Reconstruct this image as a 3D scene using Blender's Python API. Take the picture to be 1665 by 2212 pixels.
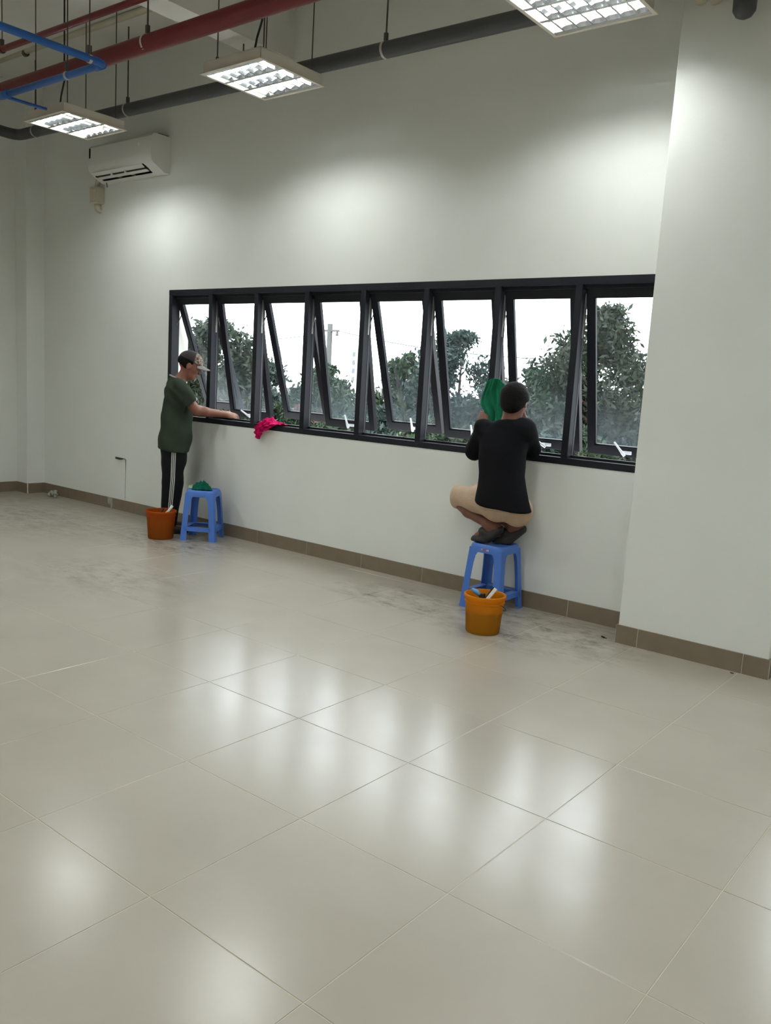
import bpy, bmesh, math, random
import numpy as np
from mathutils import Vector, Matrix

for o in list(bpy.data.objects):
    bpy.data.objects.remove(o, do_unlink=True)
SC = bpy.context.scene
COL = SC.collection
random.seed(7)
RNG = np.random.default_rng(7)

# ------------------------------------------------------------------ camera, sky, exposure
cam_d = bpy.data.cameras.new('camera')
cam = bpy.data.objects.new('camera', cam_d)
COL.objects.link(cam)
cam_d.sensor_fit = 'VERTICAL'
cam_d.sensor_height = 36.0
cam_d.lens = 1820.735 * 36.0 / 2212.0
cam_d.clip_start = 0.05
cam_d.clip_end = 600
_a, _b, _c = 1.41908456, 0.668309829, 0.0602375047
cam.matrix_world = (Matrix.Translation((3.00976, -5.04540, 1.45975)) @ Matrix.Rotation(_b, 4, 'Z')
                    @ Matrix.Rotation(_a, 4, 'X') @ Matrix.Rotation(_c, 4, 'Z'))
SC.camera = cam

world = bpy.data.worlds.new('overcast_sky')
SC.world = world
world.use_nodes = True
bg = world.node_tree.nodes['Background']
bg.inputs['Color'].default_value = (0.95, 0.98, 1.0, 1)
bg.inputs['Strength'].default_value = 6.6

SC.view_settings.view_transform = 'Standard'
SC.view_settings.look = 'None'
SC.view_settings.exposure = 0.10
SC.view_settings.gamma = 1.0
SC.view_settings.use_curve_mapping = False
TUBE_STRENGTH = 132.0

# ------------------------------------------------------------------ helpers
def srgb(r, g, b):
    f = lambda c: (c / 255 / 12.92) if c / 255 <= 0.04045 else ((c / 255 + 0.055) / 1.055) ** 2.4
    return (f(r), f(g), f(b), 1.0)

def mat(name, col=(128, 128, 128), rough=0.6, metal=0.0, spec=0.5, emit=None, strength=0.0,
        noise=None, bump=None, coat=0.0):
    """principled material; noise=(scale, amount) varies the colour, bump=(scale, strength)"""
    m = bpy.data.materials.new(name)
    m.use_nodes = True
    nt = m.node_tree
    p = nt.nodes['Principled BSDF']
    p.inputs['Base Color'].default_value = srgb(*col)
    p.inputs['Roughness'].default_value = rough
    p.inputs['Metallic'].default_value = metal
    p.inputs['Specular IOR Level'].default_value = spec
    p.inputs['Coat Weight'].default_value = coat
    if emit:
        p.inputs['Emission Color'].default_value = (*emit, 1)
        p.inputs['Emission Strength'].default_value = strength
    tc = nt.nodes.new('ShaderNodeTexCoord')
    if noise:
        n = nt.nodes.new('ShaderNodeTexNoise')
        n.inputs['Scale'].default_value = noise[0]
        n.inputs['Detail'].default_value = 5
        nt.links.new(tc.outputs['Object'], n.inputs['Vector'])
        mx = nt.nodes.new('ShaderNodeMixRGB')
        mx.blend_type = 'MULTIPLY'
        mx.inputs['Color1'].default_value = srgb(*col)
        rp = nt.nodes.new('ShaderNodeValToRGB')
        lo = 1 - noise[1]
        rp.color_ramp.elements[0].position = 0.3
        rp.color_ramp.elements[0].color = (lo, lo, lo, 1)
        rp.color_ramp.elements[1].position = 0.7
        nt.links.new(n.outputs['Fac'], rp.inputs['Fac'])
        nt.links.new(rp.outputs['Color'], mx.inputs['Color2'])
        mx.inputs['Fac'].default_value = 1
        nt.links.new(mx.outputs['Color'], p.inputs['Base Color'])
    if bump:
        n2 = nt.nodes.new('ShaderNodeTexNoise')
        n2.inputs['Scale'].default_value = bump[0]
        n2.inputs['Detail'].default_value = 4
        nt.links.new(tc.outputs['Object'], n2.inputs['Vector'])
        b = nt.nodes.new('ShaderNodeBump')
        b.inputs['Strength'].default_value = bump[1]
        b.inputs['Distance'].default_value = 0.01
        nt.links.new(n2.outputs['Fac'], b.inputs['Height'])
        nt.links.new(b.outputs['Normal'], p.inputs['Normal'])
    return m

def link(name, me, material=None, parent=None, loc=None, smooth=False):
    if material is not None:
        me.materials.append(material)
    if smooth:
        me.polygons.foreach_set('use_smooth', [True] * len(me.polygons))
    o = bpy.data.objects.new(name, me)
    COL.objects.link(o)
    if loc is not None:
        o.location = loc
    if parent is not None:
        o.parent = parent
    return o

def tag(o, label=None, cat=None, group=None, kind=None):
    if label: o['label'] = label
    if cat: o['category'] = cat
    if group: o['group'] = group
    if kind: o['kind'] = kind
    return o

def empty(name, loc=(0, 0, 0), rz=0.0):
    o = bpy.data.objects.new(name, None)
    o.empty_display_size = 0.05
    COL.objects.link(o)
    o.location = loc
    o.rotation_euler = (0, 0, rz)
    return o

def copy_tree(o, parent=None):
    c = o.copy()
    COL.objects.link(c)
    c.parent = parent
    for ch in list(o.children):
        copy_tree(ch, c)
    return c

class MB:
    """collects boxes, tubes and lathes into one mesh"""
    def __init__(self):
        self.v, self.f = [], []
    def add(self, vs, fs):
        n = len(self.v)
        self.v += [tuple(p) for p in vs]
        self.f += [tuple(i + n for i in q) for q in fs]
        return self
    def box(self, lo, hi, m=None):
        x0, y0, z0 = lo; x1, y1, z1 = hi
        vs = [(x0, y0, z0), (x1, y0, z0), (x1, y1, z0), (x0, y1, z0),
              (x0, y0, z1), (x1, y0, z1), (x1, y1, z1), (x0, y1, z1)]
        if m is not None:
            vs = [m @ Vector(p) for p in vs]
        return self.add(vs, [(0, 3, 2, 1), (4, 5, 6, 7), (0, 1, 5, 4), (1, 2, 6, 5), (2, 3, 7, 6), (3, 0, 4, 7)])
    def cbox(self, lo, hi, c=0.003, m=None):
        """box with chamfered edges (c) on all sides"""
        bm = bmesh.new()
        bmesh.ops.create_cube(bm, size=1.0)
        for v in bm.verts:
            v.co = Vector([lo[k] + (v.co[k] + 0.5) * (hi[k] - lo[k]) for k in range(3)])
        bmesh.ops.bevel(bm, geom=bm.edges[:], offset=c, segments=2, affect='EDGES', profile=0.5)
        bm.verts.index_update()
        vs = [(m @ v.co) if m is not None else v.co.copy() for v in bm.verts]
        fs = [[v.index for v in f.verts] for f in bm.faces]
        bm.free()
        return self.add(vs, fs)
    def tube(self, pts, r, seg=12, cap=True, taper=None):
        pts = [Vector(p) for p in pts]
        n = len(pts)
        vs, fs = [], []
        up = None
        for i, p in enumerate(pts):
            d = (pts[min(i + 1, n - 1)] - pts[max(i - 1, 0)]).normalized()
            if up is None:
                up = Vector((0, 0, 1)) if abs(d.z) < 0.9 else Vector((1, 0, 0))
            a = d.cross(up).normalized()
            b = a.cross(d).normalized()
            up = b
            rr = r if taper is None else taper[i]
            for k in range(seg):
                t = 2 * math.pi * k / seg
                vs.append(p + a * (rr * math.cos(t)) + b * (rr * math.sin(t)))
        for i in range(n - 1):
            for k in range(seg):
                k2 = (k + 1) % seg
                fs.append((i * seg + k, i * seg + k2, (i + 1) * seg + k2, (i + 1) * seg + k))
        if cap:
            fs.append(tuple(range(seg)))
            fs.append(tuple(reversed(range((n - 1) * seg, n * seg))))
        return self.add(vs, fs)
    def lathe(self, prof, seg=32, center=(0, 0, 0)):
        """prof: list of (r, z); closed at r==0 ends by degenerate ring"""
        vs, fs = [], []
        cx, cy, cz = center
        for r, z in prof:
            for k in range(seg):
                t = 2 * math.pi * k / seg
                vs.append((cx + max(r, 1e-5) * math.cos(t), cy + max(r, 1e-5) * math.sin(t), cz + z))
        for i in range(len(prof) - 1):
            for k in range(seg):
                k2 = (k + 1) % seg
                fs.append((i * seg + k, i * seg + k2, (i + 1) * seg + k2, (i + 1) * seg + k))
        return self.add(vs, fs)
    def mesh(self, name='m'):
        me = bpy.data.meshes.new(name)
        me.from_pydata([tuple(p) for p in self.v], [], self.f)
        me.update()
        bm = bmesh.new(); bm.from_mesh(me)
        bmesh.ops.recalc_face_normals(bm, faces=bm.faces[:])
        bm.to_mesh(me); bm.free()
        return me
    def build(self, name, material, parent=None, loc=None, smooth=False):
        return link(name, self.mesh(name), material, parent, loc, smooth)

def smooth_angle(o, ang=40):
    """flat shading on hard edges, smooth on the rest"""
    me = o.data
    me.polygons.foreach_set('use_smooth', [True] * len(me.polygons))
    bm = bmesh.new(); bm.from_mesh(me)
    for e in bm.edges:
        if len(e.link_faces) == 2 and e.calc_face_angle(0) > math.radians(ang):
            e.smooth = False
    bm.to_mesh(me); bm.free()
    return o

def bend(pts, r=0.12, n=6):
    """polyline with rounded corners"""
    pts = [Vector(p) for p in pts]
    out = [pts[0]]
    for i in range(1, len(pts) - 1):
        a, b, c = pts[i - 1], pts[i], pts[i + 1]
        d1 = (a - b).normalized(); d2 = (c - b).normalized()
        p1 = b + d1 * r; p2 = b + d2 * r
        for k in range(n + 1):
            t = k / n
            out.append((1 - t) ** 2 * p1 + 2 * t * (1 - t) * b + t * t * p2)
    out.append(pts[-1])
    return out

# ------------------------------------------------------------------ implicit surfaces (bodies, clothes)
def rc(P, a, b, r1, r2):
    a = np.array(a, np.float32); b = np.array(b, np.float32)
    ba = b - a
    t = np.clip(((P - a) @ ba) / (ba @ ba), 0, 1)
    return np.linalg.norm(P - a - t[:, None] * ba, axis=1) - (r1 + t * (r2 - r1))

def ell(P, c, r, M=None):
    q = P - np.array(c, np.float32)
    if M is not None:
        q = q @ np.array(M, np.float32)
    r = np.array(r, np.float32)
    k0 = np.linalg.norm(q / r, axis=1)
    k1 = np.linalg.norm(q / (r * r), axis=1) + 1e-9
    return k0 * (k0 - 1) / k1

def smin(a, b, k):
    h = np.clip(0.5 + 0.5 * (b - a) / k, 0, 1)
    return b + (a - b) * h - k * h * (1 - h)

def smax(a, b, k):
    return -smin(-a, -b, k)

def rot_y(t):     # tilt in the x-z plane, columns = local axes
    c, s = math.cos(t), math.sin(t)
    return [[c, 0, s], [0, 1, 0], [-s, 0, c]]

def rot_z(t):
    c, s = math.cos(t), math.sin(t)
    return [[c, -s, 0], [s, c, 0], [0, 0, 1]]

def stack(P, rows, yaw=0.0, cap=0.03):
    """elliptic stack along z: rows of (z, cx, cy, rx, ry)"""
    R_ = np.array(rows, np.float32)
    z = P[:, 2]
    cx = np.interp(z, R_[:, 0], R_[:, 1]); cy = np.interp(z, R_[:, 0], R_[:, 2])
    rx = np.interp(z, R_[:, 0], R_[:, 3]); ry = np.interp(z, R_[:, 0], R_[:, 4])
    x = P[:, 0] - cx; y = P[:, 1] - cy
    if yaw:
        c, s = math.cos(yaw), math.sin(yaw)
        x, y = c * x + s * y, -s * x + c * y
    d = (np.sqrt((x / rx) ** 2 + (y / ry) ** 2) - 1) * np.minimum(rx, ry)
    return smax(smax(d, z - R_[-1, 0], cap), R_[0, 0] - z, cap)

def implicit(fn, lo, hi, h):
    lo = np.array(lo, np.float32); hi = np.array(hi, np.float32)
    B = 8
    nb = np.ceil((hi - lo) / (h * B)).astype(int)
    n = nb * B
    g = [np.arange(k) for k in nb]
    bc = np.stack(np.meshgrid(*g, indexing='ij'), -1).reshape(-1, 3)
    cen = lo + (bc + 0.5) * B * h
    d = fn(cen.astype(np.float32))
    D = np.repeat(np.repeat(np.repeat(np.sign(d).reshape(nb), B, 0), B, 1), B, 2).astype(np.float32) * 9
    keep = bc[np.abs(d) < B * h * 1.35]
    off = np.stack(np.meshgrid(*[np.arange(B)] * 3, indexing='ij'), -1).reshape(-1, 3)
    for s in range(0, len(keep), 400):
        idx = (keep[s:s + 400, None, :] * B + off[None]).reshape(-1, 3)
        D[idx[:, 0], idx[:, 1], idx[:, 2]] = fn((lo + idx * h).astype(np.float32))
    S = D < 0
    cnt = np.zeros(tuple(n - 1), np.int8)
    for a in (0, 1):
        for b in (0, 1):
            for c in (0, 1):
                cnt += S[a:n[0] - 1 + a, b:n[1] - 1 + b, c:n[2] - 1 + c]
    cells = np.argwhere((cnt > 0) & (cnt < 8))
    vid = -np.ones(tuple(n - 1), np.int32)
    vid[cells[:, 0], cells[:, 1], cells[:, 2]] = np.arange(len(cells))
    acc = np.zeros((len(cells), 3)); num = np.zeros(len(cells))
    cor = [(a, b, c) for a in (0, 1) for b in (0, 1) for c in (0, 1)]
    val = {q: D[cells[:, 0] + q[0], cells[:, 1] + q[1], cells[:, 2] + q[2]] for q in cor}
    for q in cor:
        for ax in range(3):
            if q[ax] == 0:
                q2 = list(q); q2[ax] = 1; q2 = tuple(q2)
                v1, v2 = val[q], val[q2]
                m = (v1 < 0) != (v2 < 0)
                t = np.where(m, v1 / np.where(m, v1 - v2, 1), 0)
                p = np.tile(np.array(q, float), (len(cells), 1)); p[:, ax] = t
                acc[m] += p[m]; num[m] += 1
    V = lo + (cells + acc / num[:, None]) * h
    Q = []
    for ax in range(3):
        sl1 = [slice(0, n[k]) for k in range(3)]; sl2 = list(sl1)
        sl1[ax] = slice(0, n[ax] - 1); sl2[ax] = slice(1, n[ax])
        A, Bm = S[tuple(sl1)], S[tuple(sl2)]
        for flip in (0, 1):
            e = np.argwhere((A & ~Bm) if flip == 0 else (~A & Bm))
            u, v = (ax + 1) % 3, (ax + 2) % 3
            e = e[(e[:, u] > 0) & (e[:, v] > 0) & (e[:, u] < n[u] - 1) & (e[:, v] < n[v] - 1)]
            def cid(du, dv):
                c = e.copy(); c[:, u] -= du; c[:, v] -= dv
                return vid[c[:, 0], c[:, 1], c[:, 2]]
            q = np.stack([cid(1, 1), cid(0, 1), cid(0, 0), cid(1, 0)], 1)
            Q.append(q if flip == 0 else q[:, ::-1])
    Q = np.concatenate(Q); Q = Q[(Q >= 0).all(1)]
    return V, Q

def np_mesh(name, V, Q):
    me = bpy.data.meshes.new(name)
    V = np.asarray(V, np.float32); Q = np.asarray(Q, np.int32)
    k = Q.shape[1]
    me.vertices.add(len(V)); me.vertices.foreach_set('co', V.ravel())
    me.loops.add(len(Q) * k); me.loops.foreach_set('vertex_index', Q.ravel())
    me.polygons.add(len(Q))
    me.polygons.foreach_set('loop_start', np.arange(0, len(Q) * k, k, dtype=np.int32))
    me.update(calc_edges=True)
    me.validate()
    return me

def relax(V, Q, it=2):
    """a few rounds of Laplacian smoothing"""
    e = np.concatenate([Q[:, [0, 1]], Q[:, [1, 2]], Q[:, [2, 3]], Q[:, [3, 0]]])
    e = np.concatenate([e, e[:, ::-1]])
    for _ in range(it):
        s = np.zeros_like(V); c = np.zeros(len(V))
        np.add.at(s, e[:, 0], V[e[:, 1]]); np.add.at(c, e[:, 0], 1)
        V = V * 0.5 + 0.5 * s / np.maximum(c, 1)[:, None]
    return V

def sdf_obj(name, fn, lo, hi, h, material, parent=None, it=1):
    V, Q = implicit(fn, lo, hi, h)
    V = relax(V, Q, it)
    return link(name, np_mesh(name, V, Q), material, parent, smooth=True)

# ------------------------------------------------------------------ materials
M = {}
def wall_material():
    m = mat('wall_paint', (214, 213, 203), 0.62, spec=0.3)
    nt = m.node_tree; p = nt.nodes['Principled BSDF']
    geo = nt.nodes.new('ShaderNodeNewGeometry')
    n = nt.nodes.new('ShaderNodeTexNoise'); n.inputs['Scale'].default_value = 1.7; n.inputs['Detail'].default_value = 6
    nt.links.new(geo.outputs['Position'], n.inputs['Vector'])
    r = nt.nodes.new('ShaderNodeValToRGB')
    r.color_ramp.elements[0].position = 0.25; r.color_ramp.elements[0].color = srgb(229, 230, 224)
    r.color_ramp.elements[1].position = 0.75; r.color_ramp.elements[1].color = srgb(235, 236, 230)
    nt.links.new(n.outputs['Fac'], r.inputs['Fac'])
    n3 = nt.nodes.new('ShaderNodeTexNoise'); n3.inputs['Scale'].default_value = 3.3; n3.inputs['Detail'].default_value = 9
    n3.inputs['Roughness'].default_value = 0.7
    nt.links.new(geo.outputs['Position'], n3.inputs['Vector'])
    r3 = nt.nodes.new('ShaderNodeValToRGB')
    r3.color_ramp.elements[0].position = 0.70; r3.color_ramp.elements[0].color = (1, 1, 1, 1)
    r3.color_ramp.elements[1].position = 0.80; r3.color_ramp.elements[1].color = (0.72, 0.71, 0.69, 1)
    nt.links.new(n3.outputs['Fac'], r3.inputs['Fac'])
    mm = nt.nodes.new('ShaderNodeMixRGB'); mm.blend_type = 'MULTIPLY'; mm.inputs['Fac'].default_value = 1
    nt.links.new(r.outputs['Color'], mm.inputs['Color1']); nt.links.new(r3.outputs['Color'], mm.inputs['Color2'])
    nt.links.new(mm.outputs['Color'], p.inputs['Base Color'])
    n2 = nt.nodes.new('ShaderNodeTexNoise'); n2.inputs['Scale'].default_value = 45; n2.inputs['Detail'].default_value = 3
    nt.links.new(geo.outputs['Position'], n2.inputs['Vector'])
    b = nt.nodes.new('ShaderNodeBump'); b.inputs['Strength'].default_value = 0.12; b.inputs['Distance'].default_value = 0.004
    nt.links.new(n2.outputs['Fac'], b.inputs['Height'])
    nt.links.new(b.outputs['Normal'], p.inputs['Normal'])
    return m
M['wall'] = wall_material()
M['ceiling'] = mat('ceiling_paint', (230, 228, 221), 0.8, spec=0.2, noise=(2.5, 0.08), bump=(25, 0.2))

def floor_material(name, base, rough, spec, dirt=True):
    """polished porcelain; mop residue and muddy splashes lie where the two buckets were used"""
    m = bpy.data.materials.new(name); m.use_nodes = True
    nt = m.node_tree; L = nt.links; p = nt.nodes['Principled BSDF']
    p.inputs['Roughness'].default_value = rough
    p.inputs['Specular IOR Level'].default_value = spec
    geo = nt.nodes.new('ShaderNodeNewGeometry')
    def noise(scale, detail=5, rough_=0.55, stretch=None):
        n = nt.nodes.new('ShaderNodeTexNoise')
        n.inputs['Scale'].default_value = scale; n.inputs['Detail'].default_value = detail
        n.inputs['Roughness'].default_value = rough_
        if stretch:
            mp = nt.nodes.new('ShaderNodeMapping'); mp.inputs['Scale'].default_value = stretch
            L.new(geo.outputs['Position'], mp.inputs['Vector']); L.new(mp.outputs['Vector'], n.inputs['Vector'])
        else:
            L.new(geo.outputs['Position'], n.inputs['Vector'])
        return n.outputs['Fac']
    def ramp(sock, a, b, ca=(0, 0, 0, 1), cb=(1, 1, 1, 1)):
        r = nt.nodes.new('ShaderNodeValToRGB')
        r.color_ramp.elements[0].position = a; r.color_ramp.elements[0].color = ca
        r.color_ramp.elements[1].position = b; r.color_ramp.elements[1].color = cb
        L.new(sock, r.inputs['Fac']); return r.outputs['Color']
    def math_(op, a, b):
        n = nt.nodes.new('ShaderNodeMath'); n.operation = op; n.use_clamp = True
        for i, s in enumerate((a, b)):
            if isinstance(s, (int, float)): n.inputs[i].default_value = s
            else: L.new(s, n.inputs[i])
        return n.outputs[0]
    def spot(c, sx, sy):
        v = nt.nodes.new('ShaderNodeVectorMath'); v.operation = 'SUBTRACT'
        L.new(geo.outputs['Position'], v.inputs[0]); v.inputs[1].default_value = c
        s = nt.nodes.new('ShaderNodeVectorMath'); s.operation = 'MULTIPLY'
        L.new(v.outputs[0], s.inputs[0]); s.inputs[1].default_value = (1 / sx, 1 / sy, 0)
        l = nt.nodes.new('ShaderNodeVectorMath'); l.operation = 'LENGTH'
        L.new(s.outputs[0], l.inputs[0])
        return math_('SUBTRACT', 1.0, l.outputs['Value'])
    b1 = tuple(c * 0.93 for c in srgb(*base)[:3]) + (1,)
    colr = ramp(noise(2.2, 6), 0.3, 0.7, b1, srgb(*base))
    if dirt:
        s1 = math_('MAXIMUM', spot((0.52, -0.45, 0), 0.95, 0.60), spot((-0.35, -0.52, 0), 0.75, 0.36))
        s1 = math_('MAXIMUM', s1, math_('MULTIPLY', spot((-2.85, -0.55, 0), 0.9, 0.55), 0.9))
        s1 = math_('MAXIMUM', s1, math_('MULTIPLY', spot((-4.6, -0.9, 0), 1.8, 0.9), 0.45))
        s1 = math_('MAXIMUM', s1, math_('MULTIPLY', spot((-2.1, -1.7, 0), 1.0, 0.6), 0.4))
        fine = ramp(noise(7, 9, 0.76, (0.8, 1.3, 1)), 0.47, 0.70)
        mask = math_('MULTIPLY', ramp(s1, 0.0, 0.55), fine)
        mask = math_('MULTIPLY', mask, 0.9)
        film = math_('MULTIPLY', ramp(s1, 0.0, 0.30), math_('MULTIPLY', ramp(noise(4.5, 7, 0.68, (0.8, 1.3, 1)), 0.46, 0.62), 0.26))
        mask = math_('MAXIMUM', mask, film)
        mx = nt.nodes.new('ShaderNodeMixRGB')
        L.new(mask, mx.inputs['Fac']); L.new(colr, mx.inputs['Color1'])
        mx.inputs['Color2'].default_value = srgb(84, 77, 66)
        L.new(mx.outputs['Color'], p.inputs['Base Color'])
        # dried mop streaks change the gloss a little
        st = ramp(noise(1.6, 5, 0.6, (0.8, 3.0, 1)), 0.35, 0.75)
        rr = nt.nodes.new('ShaderNodeMapRange')
        L.new(st, rr.inputs['Value']); rr.inputs['To Min'].default_value = rough - 0.035; rr.inputs['To Max'].default_value = rough + 0.02
        L.new(rr.outputs['Result'], p.inputs['Roughness'])
    else:
        L.new(colr, p.inputs['Base Color'])
    return m
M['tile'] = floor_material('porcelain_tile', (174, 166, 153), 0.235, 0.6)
M['grout'] = floor_material('grout', (196, 187, 168), 0.85, 0.2, dirt=False)
M['skirt'] = mat('brown_skirting_tile', (126, 112, 92), 0.35, noise=(9, 0.14))
M['skirt_grout'] = mat('skirting_grout', (214, 210, 198), 0.9)
M['alu'] = mat('dark_aluminium', (25, 26, 33), 0.5, metal=0.0, spec=0.25, noise=(14, 0.12))
M['gasket'] = mat('grey_gasket', (84, 86, 92), 0.6)
M['handle'] = mat('white_handle', (226, 230, 236), 0.35)
M['steel'] = mat('galvanised_steel', (150, 148, 140), 0.42, metal=0.8, noise=(20, 0.15))
M['rod'] = mat('dull_rod', (88, 84, 76), 0.55, metal=0.4)
M['red'] = mat('red_pipe_paint', (108, 24, 31), 0.42, noise=(4, 0.12))
M['blue'] = mat('blue_pipe', (32, 92, 172), 0.4, noise=(6, 0.1))
M['greypipe'] = mat('dark_grey_pipe', (74, 75, 76), 0.5, noise=(5, 0.12))
M['cream'] = mat('cream_plastic', (206, 198, 176), 0.5, noise=(8, 0.08))
M['clamp'] = mat('pale_clamp', (196, 190, 180), 0.4, metal=0.3)
M['housing'] = mat('lamp_housing', (214, 206, 190), 0.45, noise=(6, 0.06))
M['louver'] = mat('bright_louver', (222, 225, 228), 0.12, metal=1.0)
M['tube'] = mat('fluorescent_tube', (255, 255, 255), 0.5, emit=(0.95, 1.0, 0.985), strength=TUBE_STRENGTH)
M['cap'] = mat('tube_end_cap', (230, 228, 220), 0.5)
M['cable'] = mat('black_cable', (34, 33, 32), 0.6)
M['ac'] = mat('white_ac_plastic', (226, 225, 220), 0.3)
M['acdark'] = mat('dark_vent', (30, 28, 26), 0.7)

# ------------------------------------------------------------------ room shell
XL, XR, YF, H = -6.16, 5.2, -7.2, 4.38          # left wall, right wall, wall behind the camera, ceiling
WT = 0.23                                        # wall thickness
W1 = (-3.715, 1.085); W2 = (1.955, 4.955); WZ = (1.0, 2.2)

b = MB()
b.box((XL - 0.2, 0, -0.1), (W1[0], WT, H)).box((W1[0], 0, -0.1), (W1[1], WT, WZ[0])).box((W1[0], 0, WZ[1]), (W1[1], WT, H))
b.box((W1[1], 0, -0.1), (W2[0], WT, H)).box((W2[0], 0, -0.1), (W2[1], WT, WZ[0])).box((W2[0], 0, WZ[1]), (W2[1], WT, H))
b.box((W2[1], 0, -0.1), (XR + 0.2, WT, H))
tag(b.build('wall_back', M['wall']), 'off-white plastered wall holding the long window', 'wall', kind='structure')
tag(MB().box((XL - 0.2, YF, -0.1), (XL, 0, H)).build('wall_left', M['wall']), 'off-white end wall beyond the air conditioner', 'wall', kind='structure')
tag(MB().box((XR, YF, -0.1), (XR + 0.2, 0, H)).build('wall_right', M['wall']), 'off-white wall at the other end of the hall', 'wall', kind='structure')
tag(MB().box((XL - 0.2, YF - 0.2, -0.1), (XR + 0.2, YF, H)).build('wall_front', M['wall']), 'off-white wall facing the long window', 'wall', kind='structure')
b = MB().box((XL - 0.2, YF - 0.2, H), (XR + 0.2, WT, H + 0.15))
tag(b.build('ceiling', M['ceiling']), 'dull grey-white concrete ceiling above the hanging pipes', 'ceiling', kind='structure')
b = MB().box((-2.425, YF, 3.96), (-2.187, 0.0, H + 0.02))
tag(b.build('trim_1', M['ceiling']), 'plastered ceiling beam running to the window wall', 'beam', kind='structure')
PX0, PX1, PY = 1.09, 1.945, -0.292
tag(MB().cbox((PX0, PY, -0.05), (PX1, 0.05, H + 0.05), 0.004).build('pillar', M['wall']),
    'wide off-white pillar standing against the window wall', 'pillar', kind='structure')
tag(MB().cbox((XL - 0.05, -0.205, -0.05), (-5.935, 0.05, H + 0.05), 0.004).build('corner_pillar', M['wall']),
    'narrow off-white pillar in the corner of the walls', 'pillar', kind='structure')

# ---- floor: every tile a slab of its own over a grout bed
T = 0.6
GY = -2.514                                     # one grout line along the wall
floor = MB().box((XL - 0.2, YF - 0.2, -0.12), (XR + 0.2, WT, -0.0014)).build('floor', M['grout'])
tag(floor, 'glossy beige tiled floor of the hall', 'floor', kind='structure')
tile_cache = {}
def tile_mesh(w, d):
    key = (round(w, 4), round(d, 4))
    if key not in tile_cache:
        g, c = 0.0014, 0.0012
        x0, y0, x1, y1 = g, g, w - g, d - g
        vs = [(x0, y0, -0.01), (x1, y0, -0.01), (x1, y1, -0.01), (x0, y1, -0.01),
              (x0, y0, -c), (x1, y0, -c), (x1, y1, -c), (x0, y1, -c),
              (x0 + c, y0 + c, 0), (x1 - c, y0 + c, 0), (x1 - c, y1 - c, 0), (x0 + c, y1 - c, 0)]
        fs = [(8, 9, 10, 11)]
        for k in range(4):
            k2 = (k + 1) % 4
            fs += [(k, k2, k2 + 4, k + 4), (k + 4, k2 + 4, k2 + 8, k + 8)]
        me = bpy.data.meshes.new('tile'); me.from_pydata(vs, [], fs); me.update()
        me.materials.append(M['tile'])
        tile_cache[key] = me
    return tile_cache[key]
xs = [XL] + [T * k for k in range(-10, 11) if XL + 0.02 < T * k < XR - 0.02] + [XR]
ys = sorted([YF, 0.0] + [GY + T * k for k in range(-12, 8) if YF + 0.02 < GY + T * k < -0.02])
rest = MB()
for i in range(len(xs) - 1):
    for j in range(len(ys) - 1):
        w, d = xs[i + 1] - xs[i], ys[j + 1] - ys[j]
        if xs[i] < 4.1 and ys[j] > -5.6:
            o = bpy.data.objects.new('tile', tile_mesh(w, d)); COL.objects.link(o)
            o.location = (xs[i], ys[j], 0); o.parent = floor
        else:
            g = 0.0014
            rest.box((xs[i] + g, ys[j] + g, -0.01), (xs[i + 1] - g, ys[j + 1] - g, 0))
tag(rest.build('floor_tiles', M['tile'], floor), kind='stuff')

# ---- skirting
SK = 0.111
def skirting(name, segs, label):
    """segs: list of (start, end, joints) along straight runs at the wall foot; p0->p1, normal to the left"""
    root = empty(name); tag(root, label, 'skirting', kind='structure')
    for (p0, p1, joints) in segs:
        p0 = Vector((*p0, 0)); p1 = Vector((*p1, 0))
        d = (p1 - p0).normalized(); n = Vector((d.y, -d.x, 0)); ln = (p1 - p0).length
        m = Matrix(((d.x, n.x, 0, p0.x), (d.y, n.y, 0, p0.y), (0, 0, 1, 0), (0, 0, 0, 1)))
        MB().box((0, -0.004, -0.01), (ln, 0.0082, SK - 0.0015), m).build('grout_bed', M['skirt_grout'], root)
        js = [0] + [j for j in joints if 0.03 < j < ln - 0.03] + [ln]
        for a, e in zip(js[:-1], js[1:]):
            g = 0.0016
            MB().cbox((a + g, -0.002, -0.008), (e - g, 0.0105, SK), 0.0012, m).build('skirting_tile', M['skirt'], root)
    return root
J0 = 0.0157
jx = lambda x0: [J0 + T * k - x0 for k in range(-11, 11)]
skirting('baseboard_back', [((-5.935, 0), (PX0, 0), jx(-5.935)), ((PX1, 0), (XR, 0), jx(PX1))],
         'brown tile skirting along the foot of the window wall')
skirting('baseboard_pillar', [((PX0 - 0.0105, PY), (PX1 + 0.0105, PY), jx(PX0 - 0.0105)), ((PX0, 0), (PX0, PY), []), ((PX1, PY), (PX1, 0), [])],
         'brown tile skirting wrapping the wide pillar')
skirting('baseboard_left', [((XL, YF), (XL, -0.205), [T * k for k in range(1, 14)]), ((XL, -0.205), (-5.935 + 0.0105, -0.205), [0.14]),
                            ((-5.935, -0.205), (-5.935, 0), [])],
         'brown tile skirting round the corner pillar and end wall')

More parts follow.
